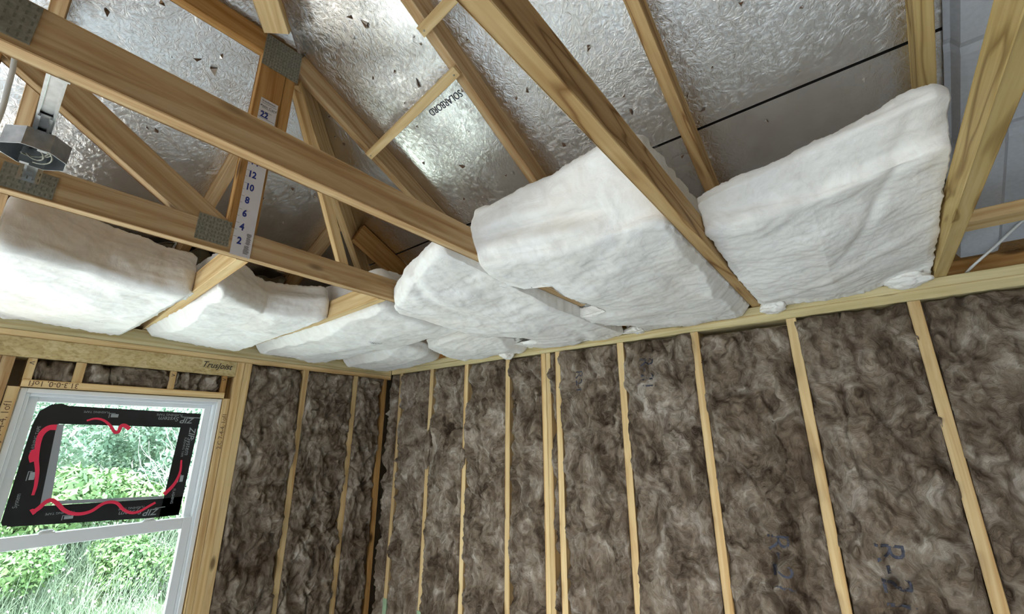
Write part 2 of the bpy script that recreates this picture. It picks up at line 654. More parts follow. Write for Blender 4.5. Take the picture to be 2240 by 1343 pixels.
M_BAFFLE = plain('clear_baffle_plastic', (0.30, 0.30, 0.25), 0.35, noise=0.1)
M_CONCRETE = plain('concrete_floor', (0.68, 0.77, 0.85), 0.8, noise=0.08, nscale=2.5, bumpd=0.001)
M_SHEATH = plain('wall_sheathing', (0.30, 0.24, 0.16), 0.85, noise=0.2, nscale=9)
M_GREENTIP = plain('green_painted_wood', (0.33, 0.47, 0.30), 0.8, noise=0.1)
M_TORNFOIL = plain('torn_foil', (0.86, 0.85, 0.82), 0.3, 0.7)
M_TORNBROWN = plain('bare_board_chip', (0.14, 0.08, 0.045), 0.85)

mg, ntg, bg = new_mat('window_glass')
for n in list(ntg.nodes):
    if n.type != 'OUTPUT_MATERIAL':
        ntg.nodes.remove(n)
_tr = ntg.nodes.new('ShaderNodeBsdfTransparent')
_tr.inputs[0].default_value = (0.90, 0.98, 0.95, 1)
_gl = ntg.nodes.new('ShaderNodeBsdfGlossy')
_gl.inputs['Roughness'].default_value = 0.02
_fr = ntg.nodes.new('ShaderNodeFresnel')
_mx = ntg.nodes.new('ShaderNodeMixShader')
_ge = ntg.nodes.new('ShaderNodeNewGeometry')
_sb = ntg.nodes.new('ShaderNodeMath')
_sb.operation = 'SUBTRACT'
_sb.inputs[0].default_value = 1.0
ntg.links.new(_ge.outputs['Backfacing'], _sb.inputs[1])
_ml = ntg.nodes.new('ShaderNodeMath')
_ml.operation = 'MULTIPLY'
ntg.links.new(_fr.outputs[0], _ml.inputs[0])
ntg.links.new(_sb.outputs[0], _ml.inputs[1])
ntg.links.new(_ml.outputs[0], _mx.inputs[0])
ntg.links.new(_tr.outputs[0], _mx.inputs[1])
ntg.links.new(_gl.outputs[0], _mx.inputs[2])
ntg.links.new(_mx.outputs[0], [n for n in ntg.nodes if n.type == 'OUTPUT_MATERIAL'][0].inputs[0])
M_GLASS = mg

# ================================================================== LAYOUT (metres; corner of the two walls at 0,0; underside of the truss bottom chords at z = 0)
FLOOR_Z = -2.52
XR, YF = 7.0, -6.8              # right wall, wall behind the camera
X2, X1, XA, XB, XC = 1.521, 2.131, 2.741, 3.350, 3.960   # right faces of the truss chords
SB, SA = 0.475, 0.52            # roof slopes over the back wall and over the left wall
RO = 0.14                       # underside of roof sheathing above z=0 at the wall line
YR = YF / 2                     # ridge

# ------------------------------------------------------------------ setting
tag(box('floor', (-0.2, YF - 0.2, FLOOR_Z - 0.1), (XR + 0.2, 0.2, FLOOR_Z), M_CONCRETE), kind='structure')
tag(box('wall_back', (-0.16, 0.14, FLOOR_Z), (XR + 0.16, 0.155, 0.22), M_SHEATH), kind='structure')


def wall_with_hole(name, axis, c0, c1, a0, a1, z0, z1, h, mat):
    """slab between c0,c1 on axis; extends a0..a1, z0..z1 with a hole h=(ha0,ha1,hz0,hz1)"""
    bm = bmesh.new()
    ha0, ha1, hz0, hz1 = h
    for (p, q, r, s) in ((a0, ha0, z0, z1), (ha1, a1, z0, z1), (ha0, ha1, z0, hz0), (ha0, ha1, hz1, z1)):
        if q - p < 1e-4 or s - r < 1e-4:
            continue
        if axis == 'x':
            bm_box(bm, (c0, p, r), (c1, q, s))
        else:
            bm_box(bm, (p, c0, r), (q, c1, s))
    bmesh.ops.recalc_face_normals(bm, faces=bm.faces)
    return from_bm(name, bm, mat)


wl = wall_with_hole('wall_left', 'x', -0.155, -0.14, -2.28, 0.14, FLOOR_Z, 0.22, (-2.03, -1.184, -1.86, -0.345), M_SHEATH)
tag(wl, kind='structure')
tag(wall_with_hole('wall_left', 'x', -0.155, -0.14, -3.6, -2.28, FLOOR_Z, 0.22, (-3.34, -2.52, -1.86, -0.345), M_SHEATH), kind='structure')
tag(wall_with_hole('wall_left', 'x', -0.155, -0.14, YF, -3.6, FLOOR_Z, 0.22, (-4.9, -4.08, -1.86, -0.345), M_SHEATH), kind='structure')
tag(wall_with_hole('wall_front', 'y', YF - 0.12, YF, 0, XR, FLOOR_Z, 0.1, (2.6, 3.5, FLOOR_Z + 0.001, -0.45), M_SHEATH), kind='structure')
tag(box('wall_right', (XR, YF, FLOOR_Z), (XR + 0.12, 0.14, 0.1), M_SHEATH), kind='structure')


def foil_panel(name, poly, n, mat=M_FOIL, th=0.016):
    """flat polygon extruded outward by th"""
    bm = bmesh.new()
    n = Vector(n).normalized()
    lo = [bm.verts.new(p) for p in poly]
    hi = [bm.verts.new(Vector(p) + n * th) for p in poly]
    bm.faces.new(lo[::-1])
    bm.faces.new(hi)
    k = len(poly)
    for i in range(k):
        bm.faces.new((lo[i], lo[(i + 1) % k], hi[(i + 1) % k], hi[i]))
    bmesh.ops.recalc_face_normals(bm, faces=bm.faces)
    return from_bm(name, bm, mat)


def zB(y):
    return RO - SB * y


def zA(x):
    return RO + SA * x


hx = lambda y: -y * SB / SA      # hip line on plan
zr = zB(YR)
ceil_root = empty('ceiling', (0, 0, 0), kind='structure')
SEAM = -0.735
gap = 0.0042
nB = (0, SB, 1)
p1 = foil_panel('roof_panel', [(hx(SEAM + gap), SEAM + gap, zB(SEAM + gap)), (hx(-0.0), 0.13, zB(0.13)), (XR + 0.2, 0.13, zB(0.13)), (XR + 0.2, SEAM + gap, zB(SEAM + gap))], nB)
SEAM2 = SEAM - 1.22
p2 = foil_panel('roof_panel', [(hx(SEAM2 + gap), SEAM2 + gap, zB(SEAM2 + gap)), (hx(SEAM - gap), SEAM - gap, zB(SEAM - gap)), (XR + 0.2, SEAM - gap, zB(SEAM - gap)), (XR + 0.2, SEAM2 + gap, zB(SEAM2 + gap))], nB)
p3 = foil_panel('roof_panel', [(hx(YR), YR, zr), (hx(SEAM2 - gap), SEAM2 - gap, zB(SEAM2 - gap)), (XR + 0.2, SEAM2 - gap, zB(SEAM2 - gap)), (XR + 0.2, YR, zr)], nB)
p4 = foil_panel('roof_panel', [(-0.13, 0, zA(-0.13)), (-0.13, YF, zA(-0.13)), (0, YF, zA(0)), (hx(YR), YR, zr), (0, 0, zA(0))], (-SA, 0, 1))
p5 = foil_panel('roof_panel', [(0, YF - 0.1, RO), (XR + 0.2, YF - 0.1, RO), (XR + 0.2, YR, zr), (hx(YR), YR, zr)], (0, -SB, 1))
seam_felt = foil_panel('seam_felt', [(hx(SEAM) - 0.02, SEAM + 0.03, zB(SEAM + 0.03) + 0.018), (hx(SEAM) - 0.02, SEAM - 0.03, zB(SEAM - 0.03) + 0.018), (XR, SEAM - 0.03, zB(SEAM - 0.03) + 0.018), (XR, SEAM + 0.03, zB(SEAM + 0.03) + 0.018)], nB, M_DARK, 0.004)
seam_felt2 = foil_panel('seam_felt', [(hx(SEAM2), SEAM2 + 0.03, zB(SEAM2 + 0.03) + 0.018), (hx(SEAM2), SEAM2 - 0.03, zB(SEAM2 - 0.03) + 0.018), (XR, SEAM2 - 0.03, zB(SEAM2 - 0.03) + 0.018), (XR, SEAM2 + 0.03, zB(SEAM2 + 0.03) + 0.018)], nB, M_DARK, 0.004)
for p in (p1, p2, p3, p4, p5, seam_felt, seam_felt2):
    p.parent = ceil_root
gable = foil_panel('gable_panel', [(XR + 0.02, YF, 0.1), (XR + 0.02, 0.1, 0.1), (XR + 0.02, YR, zr)], (1, 0, 0), M_SHEATH)
gable.parent = ceil_root
# torn foil and nail tips through the roof panels
bmt = bmesh.new()


def tear(x, y, plane, s, r, mat):
    if plane == 'B':
        c = Vector((x, y, zB(y)))
        n = Vector((0, -SB, -1)).normalized()
        u = Vector((1, 0, 0))
    else:
        c = Vector((x, y, zA(x)))
        n = Vector((SA, 0, -1)).normalized()
        u = Vector((0, 1, 0))
    v = n.cross(u)
    a0 = r.uniform(0, 6.28)
    k = r.choice((3, 4, 4, 5))
    pts = []
    for i in range(k):
        a = a0 + 6.28 * i / k + r.uniform(-0.4, 0.4)
        rad = s * r.uniform(0.45, 1.25) * (1.5 if i == 0 else 0.8)
        pts.append(bmt.verts.new(c + u * math.cos(a) * rad + v * math.sin(a) * rad + n * 0.0015))
    tip = bmt.verts.new(c + n * (0.004 + s * 0.5) + u * r.uniform(-1, 1) * s * 0.5)
    for i in range(k):
        f = bmt.faces.new((pts[i], pts[(i + 1) % k], tip))
        f.material_index = mat if (i % 2 == 0) else 1 - mat if r.random() < 0.5 else mat


rr_ = random.Random(5)
TB = [(1.861, -1.555, 2.0), (1.779, -1.554, 1.3), (1.996, -1.444, 1.0), (1.722, -1.428, 1.3), (1.831, -1.402, 1.2), (1.881, -1.325, 2.0), (2.033, -1.226, 1.4), (1.742, -1.212, 1.0), (1.941, -1.095, 0.8), (1.633, -1.078, 1.2), (1.799, -0.987, 1.8), (2.170, -1.340, 1.5), (2.260, -1.111, 1.4), (2.209, -1.111, 0.8), (2.532, -1.130, 1.4), (2.846, -0.903, 1.3), (2.914, -0.904, 1.1), (2.968, -1.022, 1.5), (3.098, -0.942, 1.0), (2.784, -0.793, 1.1), (1.959, -0.878, 0.9), (1.994, -0.873, 1.6), (2.274, -0.882, 1.2), (2.564, -0.945, 1.2), (2.563, -0.890, 1.3), (2.945, -0.673, 0.9), (3.064, -0.785, 1.0), (3.207, -0.684, 1.1), (2.658, -0.661, 1.1), (1.379, -1.428, 1.0), (1.312, -1.357, 1.0), (1.680, -0.859, 0.8), (1.672, -1.656, 1.2), (1.610, -1.693, 0.9), (1.573, -1.398, 0.7), (1.769, -1.304, 0.9), (3.173, -0.907, 1.5), (2.752, -0.854, 1.2), (2.003, -1.417, 1.0), (1.325, -1.313, 1.0)]
TA = [(1.394, -2.054, 1.6), (1.285, -2.170, 1.6), (1.285, -1.911, 1.5), (1.339, -1.850, 1.2), (1.286, -1.858, 2.4), (0.960, -1.370, 1.6), (0.851, -1.455, 1.6), (0.899, -1.167, 1.2), (0.960, -1.962, 1.2), (0.959, -1.928, 1.2), (0.959, -1.648, 1.6), (1.251, -1.977, 0.5), (0.970, -1.256, 0.8), (1.186, -1.483, 1.0), (0.764, -1.312, 0.8)]
for (x_, y_, s_) in TB:
    tear(x_, y_, 'B', 0.0075 * s_, rr_, rr_.choice((0, 1, 1)))
for (x_, y_, s_) in TA:
    tear(x_, y_, 'A', 0.0080 * s_, rr_, rr_.choice((0, 1, 1)))
for xr in np.arange(1.8, 5.2, 0.3):
    for yy in np.arange(-1.7, -3.2, -0.3):
        tear(xr + rr_.uniform(-.09, .09), yy + rr_.uniform(-.12, .12), 'B', rr_.uniform(0.005, 0.012), rr_, rr_.choice((0, 1)))
tears = from_bm('foil_tear', bmt, [M_TORNFOIL, M_TORNBROWN], ceil_root)
tears['label'] = 'torn bits of foil and nail chips'
# printing on the foil, upside down from the room
bmp = bmesh.new()
dB = Vector((0, -1, SB)).normalized()
for (s_, size, yy, xx) in (('SOLARBORD', 0.040, -1.225, 1.93), ('radiant barrier', 0.020, -1.26, 1.90)):
    add_text(bmp, s_, size, Vector((xx, yy, zB(yy))) + Vector((0, -SB, -1)).normalized() * 0.0015, (-1, 0.0, 0), -dB, 0, sx=0.8)
from_bm('foil_print', bmp, M_BLUEINK, ceil_root)['label'] = 'dark printed lettering on the foil'

# ------------------------------------------------------------------ trusses
def chord_x(x):
    return x - 0.019


def plate_mesh(name, lo, hi, parent, axis='x'):
    """nail plate: thin steel sheet with rows of punched slots"""
    bm = bmesh.new()
    bm_box(bm, lo, hi, 0)
    ny = max(2, int((hi[1] - lo[1]) / 0.009))
    nz = max(2, int((hi[2] - lo[2]) / 0.013))
    x = hi[0] + 0.0006
    for i in range(ny):
        for j in range(nz):
            cy = lo[1] + (i + 0.5) * (hi[1] - lo[1]) / ny
            cz = lo[2] + (j + 0.5) * (hi[2] - lo[2]) / nz
            vs = [bm.verts.new((x, cy + a, cz + b)) for a, b in ((-.0013, -.004), (.0013, -.004), (.0013, .004), (-.0013, .004))]
            f = bm.faces.new(vs)
            f.material_index = 1
    bmesh.ops.recalc_face_normals(bm, faces=bm.faces)
    return from_bm(name, bm, [M_DULLSTEEL, M_SLOT], parent)


def common_truss(x, label, seed, M_PINE=M_PINE):
    c = chord_x(x)
    t = empty('roof_truss', (c, 0, 0), label, 'roof truss', 'roof trusses over the room')
    board('bottom_chord', (c, 0.13, 0.0445), (c, YF - 0.1, 0.0445), 0.038, 0.089, (0, 0, 1), M_PINE, t, warp=0.0015, seed=seed)
    off = 0.049 + 0.001
    board('top_chord', (c, 0.10, zB(0.10) - off), (c, YR + 0.01, zB(YR) - off), 0.038, 0.089, (0, SB, 1), M_PINE, t, warp=0.0, seed=seed + 1)
    board('top_chord', (c, YF - 0.1, zB(0.10) - off), (c, YR - 0.01, zB(YR) - off), 0.038, 0.089, (0, -SB, 1), M_PINE, t, seed=seed + 2)
    board('king_post', (c, YR, 0.09), (c, YR, zr - 0.12), 0.038, 0.089, (0, 1, 0), M_PINE, t, seed=seed + 3)
    board('web', (c, YR + 0.05, 0.10), (c, YR + 1.15, zB(YR + 1.15) - 0.12), 0.038, 0.089, (0, 1, 0.3), M_PINE, t, seed=seed + 4)
    board('web', (c, YR - 0.05, 0.10), (c, YR - 1.15, zB(YR + 1.15) - 0.12), 0.038, 0.089, (0, 1, -0.3), M_PINE, t, seed=seed + 5)
    return t


t1 = common_truss(X1, 'roof truss whose bottom chord crosses diagonally from the upper left, with a dark knot', 10)
common_truss(XA, 'roof truss with swirling grain whose bottom chord runs down the middle to the top plate', 20, M_SWIRL)
common_truss(XB, 'roof truss with a curled knot beside the white ribbed foam, rightmost in view', 30, M_SWIRL2)
common_truss(XC, 'roof truss just beyond the right edge, holding the far end of the short blocking', 40)
for k_, x_ in enumerate((4.57, 5.18)):
    common_truss(x_, 'roof truss outside the view over the right half of the room', 50 + 10 * k_)

# small connector plate seen at the upper left on truss 1
plate_mesh('connector_plate', (X1, -2.36, 0.012), (X1 + 0.0015, -2.235, 0.086), t1)

# hip girder truss
c2 = chord_x(X2)
t2 = empty('roof_truss', (c2, 0, 0), 'flat-topped girder truss carrying the numbered depth ruler on its post', 'roof truss', 'roof trusses over the room')
board('bottom_chord', (c2, 0.13, 0.0445), (c2, YF - 0.1, 0.0445), 0.038, 0.089, (0, 0, 1), M_PINE, t2, warp=0.0015, seed=3)
YH = -X2 * SA / SB * 0.985       # where the hip meets this truss
zf = zB(YH) - 0.005
board('top_chord', (c2, 0.10, zB(0.10) - 0.05), (c2, YH, zB(YH) - 0.05), 0.038, 0.089, (0, SB, 1), M_PINE, t2, seed=4)
board('top_chord', (c2, YH - 0.0, zf - 0.055), (c2, YF - YH, zf - 0.055), 0.038, 0.089, (0, 0, 1), M_ORANGE, t2, seed=5)
board('post', (c2, -1.7205, 0.09), (c2, -1.7205, zf - 0.10), 0.038, 0.089, (0, 1, 0), M_ORANGE, t2, seed=6)
board('post', (c2, -1.6575, 0.52), (c2, -1.6575, zf - 0.06), 0.038, 0.034, (0, 1, 0), M_ORANGE, t2, seed=7)
board('web', (c2, -1.785, 0.07), (c2, -2.98, zf - 0.10), 0.038, 0.089, (0, 1, 0.6), M_PINE, t2, seed=8)
board('web', (c2, -2.36, 0.09), (c2, -2.36, zf - 0.10), 0.038, 0.10, (0, 1, 0), M_ORANGE, t2, seed=9)
board('web', (c2 - 0.03, -1.622, zf - 0.12), (c2 - 0.03, -1.318, 0.075), 0.030, 0.038, (0, 1, 0), M_STUD, t2, seed=12)
plate_mesh('connector_plate', (X2, -1.765, zf - 0.155), (X2 + 0.0015, -1.632, zf - 0.015), t2)
plate_mesh('connector_plate', (X2, -1.845, 0.018), (X2 + 0.0015, -1.752, 0.105), t2)
plate_mesh('connector_plate', (X2, -2.245, 0.006), (X2 + 0.0015, -2.15, 0.070), t2)

# hip jack trusses from the left wall to the girder
def jack(y0, y1, label, xt, xe=1.478):
    ym = (y0 + y1) / 2
    t = empty('jack_truss', (0, ym, 0), label, 'jack truss', 'jack trusses at the hip end')
    board('bottom_chord', (-0.12, y0, 0.0445), (xe, y1, 0.0445), 0.038, 0.089, (0, 0, 1), M_STUD, t, warp=0.001, seed=int(-y0 * 100))
    board('top_chord', (-0.10, ym, zA(-0.10) - 0.051), (xt, ym, zA(xt) - 0.051), 0.038, 0.089, (-SA, 0, 1), M_PINE, t, seed=int(-y0 * 90))
    return t


jack(-1.625, -1.690, 'short jack truss butting the girder beside the depth ruler', 1.47)
jack(-1.050, -1.135, 'short jack truss meeting the girder left of the tall batt bulge', 0.93)
jack(-0.470, -0.530, 'short jack truss nearly hidden by batts closest to the room corner', 0.40, 1.30)
jack(-2.235, -2.300, 'short jack truss beyond the left edge behind the metal junction box', 1.47)
hip = empty('hip_rafter', (0, 0, 0), 'grey-brown hip rafter rising from the room corner behind the ruler post', 'rafter')
hv_ = Vector((1.5, -1.5 * SA / SB, 0))
board('rafter_board', (0.04, -0.04 * SA / SB, 0.062 + 0.04 * SA), (1.478, -1.478 * SA / SB, 0.062 + SA * 1.478), 0.038, 0.135, (0, 0, 1), M_STUD, hip, seed=77)
board('rafter_board', (1.577, -1.749, 0.060 + SA * 1.577), (1.577 + 0.9, -1.749 - 0.9 * SA / SB * 0.99, 0.060 + SA * (1.577 + .9)), 0.09, 0.034, (0, 0, 1), M_STUD, hip, seed=79)
sj = empty('side_jack_rafter', (1.0, 0, 0), 'dark orange rafter end in the deep shadow near the corner', 'rafter')
board('rafter_board', (0.96, 0.08, zB(0.08) - 0.07), (0.96, -0.99, zB(-0.99) - 0.07), 0.038, 0.12, (0, SB, 1), M_ORANGE, sj, seed=78)

# spacer strips between top chords
def strip(p0, p1, label):
    o = board('truss_spacer', p0, p1, 0.036, 0.019, (0, SB, 1), M_STUD, None, seed=31)
    for e_ in (-1, 1):
        bmn = bmesh.new()
        L_ = (Vector(p1) - Vector(p0)).length / 2 - 0.018
        tube(bmn, [(e_ * L_, 0.004, -0.0095), (e_ * L_, 0.004, -0.0108)], 0.0032, 8)
        nl = from_bm('nail_head', bmn, M_DULLSTEEL)
        nl.parent = o
    return tag(o, label, 'wood strip', 'spacer strips nailed under the rafters')


def uB(y, d=0.0):
    return RO - SB * y - 0.1 - d


strip((1.500, -1.282, uB(-1.282, 0.011)), (2.128, -1.345, uB(-1.345, 0.011)), 'light wood strip nailed across two rafters over the shiny foil')
strip((2.098, -1.487, uB(-1.487, 0.011)), (2.74, -1.53, uB(-1.53, 0.011)), 'light wood strip end nailed to a rafter at the top edge')

# blocking on the right, rim board and top plates
tag(board('blocking', (XB + 0.001, -0.258, 0.099), (XC - 0.039, -0.262, 0.099), 0.089, 0.038, (0, 0, 1), M_STUD, seed=41), 'short pale wood block running right from the last truss under white foam', 'wood block')
tag(board('rim_board', (0.0, 0.128, 0.085), (XR, 0.128, 0.085), 0.02, 0.165, (0, 0, 1), M_ORANGE, seed=42), 'dark orange board standing on the back wall top plate behind the trusses', 'rim board')
tag(board('rim_board', (-0.128, -0.01, 0.033), (-0.128, YF, 0.033), 0.02, 0.066, (0, 0, 1), M_ORANGE, seed=43), 'board standing on the left wall plate behind the jack trusses', 'rim board')
tag(board('top_plate', (-0.14, 0.07, -0.019), (XR, 0.07, -0.019), 0.14, 0.0375, (0, 0, 1), M_PLATE, seed=44, warp=0.001), 'upper yellowish plate board capping the back wall studs under the batts', 'top plate', 'top plates on the walls')
tag(board('top_plate', (0.0, 0.07, -0.057), (XR, 0.07, -0.057), 0.14, 0.0375, (0, 0, 1), M_PLATE, seed=45, warp=0.001), 'lower yellowish plate board lying directly on the back wall studs', 'top plate', 'top plates on the walls')
tag(board('top_plate', (-0.07, -0.002, -0.044), (-0.07, YF, -0.044), 0.138, 0.083, (0, 0, 1), M_PLATE, seed=46), 'upper plate board on the left wall above the window header', 'top plate', 'top plates on the walls')
tag(board('top_plate', (-0.07, -0.002, -0.102), (-0.07, YF, -0.102), 0.136, 0.031, (0, 0, 1), M_STUD, seed=47), 'lower orange-tinted plate board on the left wall resting on the window header', 'top plate', 'top plates on the walls')
# printed marks on the back plate
# ------------------------------------------------------------------ studs of the back wall
ZB_T = -0.0765
def stud_back(xc, label, w=0.038, tip=False, seed=0, mat=M_STUD, lean=0.0):
    root = None
    o = board('wall_stud', (xc + lean, 0.07, FLOOR_Z + 0.04), (xc, 0.07, ZB_T), w, 0.139, (0, 1, 0), mat, seed=seed, warp=0.0022)
    if tip:
        g = box('painted_end', (xc + lean - w / 2 - 0.0008, -0.0012, FLOOR_Z + 0.05), (xc + lean * .8 + w / 2 + 0.0008, 0.06, -1.66), M_GREENTIP)
        g.parent = o
        g.matrix_parent_inverse = o.matrix_basis.inverted()
        g['label'] = 'pale green painted lower end'
    return tag(o, label, 'wall stud', 'studs of the back wall')


BX = [0.133, 0.504, 0.875, 1.250, 1.532, 1.566, 1.638, 2.040, 2.436, 2.842, 3.245, 3.655, 4.06, 4.47]
names = {0.133: 'first wall stud right of the room corner, green at its foot',
         0.504: 'second wall stud right of the room corner, broken by wool halfway',
         0.875: 'third wall stud right of the room corner, half hidden low down',
         1.250: 'thin wall stud just left of the doubled studs',
         1.532: 'left one of the two doubled studs standing tight together',
         1.566: 'right one of the two doubled studs standing tight together',
         1.638: 'wall stud just right of the doubled studs across a narrow wool strip',
         2.040: 'wall stud second right of the doubled studs with knot low down',
         2.436: 'wall stud third right of the doubled studs, between two wide batts',
         2.842: 'pale wall stud leaning right, second from the right in view',
         3.245: 'broad pale stud at the far right of the back wall'}
for i, x in enumerate(BX):
    stud_back(x, names.get(x, 'wall stud of the back wall outside the view'), w=0.034 if x in (1.532, 1.566) else 0.038, tip=x in (0.133, 0.504, 0.875), seed=100 + i)

# ------------------------------------------------------------------ left wall framing
def stud_left(yc, z0, z1, label, w=0.038, name='wall_stud', mat=M_STUD, seed=0, group='studs of the left wall', cat='wall stud', d=0.136):
    o = board(name, (-0.07, yc, z0), (-0.07, yc, z1), w, d, (1, 0, 0), mat, seed=seed, warp=0.0012 if z1 - z0 > 1 else 0)
    return tag(o, label, cat, group)


zA_T = -0.1185
stud_left(-0.055, FLOOR_Z + .04, zA_T, 'orange corner stud of the left wall, mostly covered by wool', seed=1, mat=M_ORANGE)
stud_left(-0.321, FLOOR_Z + .04, zA_T, 'left wall stud nearest the room corner, standing clear of the wool', seed=2)
stud_left(-0.711, FLOOR_Z + .04, zA_T, 'left wall stud between two wool bays right of the window', seed=3)
stud_left(-1.0865, FLOOR_Z + .04, zA_T, 'outer king stud right of the window, beside the brown wool', w=0.043, seed=4)
stud_left(-1.131, FLOOR_Z + .04, zA_T, 'inner king stud right of the window touching the header end', w=0.044, seed=5)
stud_left(-1.172, FLOOR_Z + .04, -0.3455, 'trimmer stud right of the window with stamped lettering', w=0.036, seed=6)
stud_left(-2.051, FLOOR_Z + .04, -0.3455, 'trimmer stud left of the window with stamped lettering', w=0.040, seed=7)
stud_left(-2.093, FLOOR_Z + .04, -0.2105, 'king stud left of the window at the picture edge', w=0.042, seed=8, mat=M_PINE)
for i, yy in enumerate((-2.495, -3.38)):
    stud_left(yy, FLOOR_Z + .04, zA_T - (0.092 if yy > -2.6 else 0), 'left wall stud outside the view', seed=30 + i)
hd = empty('window_header', (-0.07, -1.9, -0.16), 'wide strand-lumber header beam over the window', 'header beam')
board('beam', (-0.066, -2.62, -0.164), (-0.066, -1.1545, -0.164), 0.136, 0.092, (0, 0, 1), M_LSL, hd, seed=9, bevel=0.001)
for (y0, y1, lab) in ((-2.033, -2.002, 'short cripple block above the left window trimmer with a pencil mark'),
                      (-1.868, -1.829, 'short cripple block second from left above the window'),
                      (-1.481, -1.449, 'short cripple block third from left above the window with a pencil mark'),
                      (-1.222, -1.191, 'short orange cripple block at the right end above the window')):
    stud_left((y0 + y1) / 2, -0.3105, -0.2105, lab, w=y1 - y0, name='cripple_block', group='cripple blocks above the window', cat='wood block', seed=int(-y0 * 50), mat=M_ORANGE if y1 > -1.3 else M_STUD, d=0.13)
tag(board('window_head_plate', (-0.068, -2.031, -0.328), (-0.068, -1.192, -0.328), 0.138, 0.034, (0, 0, 1), M_STUD, seed=15), 'flat board over the window frame with upside-down stamped lettering', 'wood plate')
# framing lumber under the window
tag(board('window_sill_plate', (-0.07, -2.03, -1.88), (-0.07, -1.19, -1.88), 0.138, 0.036, (0, 0, 1), M_STUD, seed=16), 'rough sill board under the window, below the picture edge', 'wood plate')
# OSB strip beyond the trimmers at the far left
tag(box('strand_board_panel', (-0.03, -2.48, FLOOR_Z + 0.04), (-0.012, -2.117, -0.2115), M_OSB), 'orange strand board at the left picture edge beside the window', 'wall panel')

# lettering on the lumber
def lettering(name, items, mat, parent):
    bm = bmesh.new()
    for (s_, size, org, right, upv, kw) in items:
        add_text(bm, s_, size, org, right, upv, 0, **kw)
    o = from_bm(name, bm, mat)
    if parent is not None:
        o.parent = parent
        o.matrix_parent_inverse = parent.matrix_basis.inverted()
    return o


ROOTS = {o.get('label', o.name): o for o in COL.objects}
lettering('header_lettering', [('TrusJoist', 0.050, (0.0035, -1.262, -0.155), (0, 1, -0.02), (0, 0.0, 1), dict(shear=0.35, bold=0.006, sx=0.88))], M_INK, hd)
lettering('stamp', [('31.3-0-0, 1of1', 0.036, (0.0018, -1.925, -0.327), (0, -1, 0), (0, 0, -1), dict(sx=0.86, bold=0.002))], M_BROWNINK, ROOTS['flat board over the window frame with upside-down stamped lettering'])
lettering('stamp', [('2,C 7-4-4, 1of1', 0.032, (0.0012, -1.170, -0.535), (0, 0, 1), (0, -1, 0), dict(sx=1.05))], M_BROWNINK, ROOTS['trimmer stud right of the window with stamped lettering'])
lettering('stamp', [('J17-4-4, 1of1', 0.034, (0.0012, -2.051, -0.50), (0, 0, 1), (0, -1, 0), dict(sx=1.05))], M_BROWNINK, ROOTS['trimmer stud left of the window with stamped lettering'])
for lab, yy in (('short cripple block above the left window trimmer with a pencil mark', -2.017), ('short cripple block third from left above the window with a pencil mark', -1.465), ('short orange cripple block at the right end above the window', -1.206)):
    lettering('pencil_mark', [('<' if yy < -2 else '>', 0.034, (0.0, yy, -0.235), (0, 1, 0), (0, 0, 1), {})], M_INK, ROOTS[lab]).location.x = 0
for o in COL.objects:
    if o.name.startswith('pencil_mark'):
        o.data.transform(Matrix.Translation((-0.0040, 0, 0)))

# ------------------------------------------------------------------ window
win = empty('window_1', (-0.07, -1.607, -1.1), kind='structure')
WX0, WX1 = -0.13, -0.012
Y0, Y1 = -2.030, -1.1915
ZT, ZBm = -0.3455, -1.86


def frame(name, x0, x1, y0, y1, z0, z1, t, mat, parent, bevel=0.002):
    bm = bmesh.new()
    t4 = t if isinstance(t, tuple) else (t, t, t, t)   # left, right, bottom, top
    bm_box(bm, (x0, y0, z0), (x1, y0 + t4[0], z1), bevel=bevel)
    bm_box(bm, (x0, y1 - t4[1], z0), (x1, y1, z1), bevel=bevel)
    bm_box(bm, (x0, y0 + t4[0], z0), (x1, y1 - t4[1], z0 + t4[2]), bevel=bevel)
    bm_box(bm, (x0, y0 + t4[0], z1 - t4[3]), (x1, y1 - t4[1], z1), bevel=bevel)
    bmesh.ops.recalc_face_normals(bm, faces=bm.faces)
    return from_bm(name, bm, mat, parent)


frame('window_frame', -0.125, -0.018, Y0 + .004, Y1 - .002, ZBm, ZT - 0.003, 0.022, M_VINYL, win)
frame('jamb_liner', -0.118, -0.032, Y0 + 0.026, Y1 - 0.024, ZBm + .02, ZT - 0.025, 0.014, M_VINYL, win)
UP = empty('upper_sash', (-0.1, -1.6, -0.7))
UP.parent = win
UP.matrix_parent_inverse = Matrix.Translation(win.location).inverted()
LOw = empty('lower_sash', (-0.06, -1.6, -1.4))
LOw.parent = win
LOw.matrix_parent_inverse = Matrix.Translation(win.location).inverted()
GX = -0.075
frame('sash_frame', GX - 0.018, GX + 0.012, Y0 + 0.040, Y1 - 0.038, -1.045, ZT - 0.038, (0.034, 0.034, 0.034, 0.024), M_VINYL, UP)
box('pane', (GX - 0.004, Y0 + 0.070, -1.02), (GX - 0.001, Y1 - 0.068, ZT - 0.058), M_GLASS, UP)
GL = -0.045
frame('sash_frame', GL - 0.016, GL + 0.015, Y0 + 0.040, Y1 - 0.038, ZBm + 0.034, -0.998, (0.040, 0.040, 0.040, 0.056), M_VINYL, LOw)
box('pane', (GL - 0.004, Y0 + 0.078, ZBm + 0.07), (GL - 0.001, Y1 - 0.076, -1.050), M_GLASS, LOw)
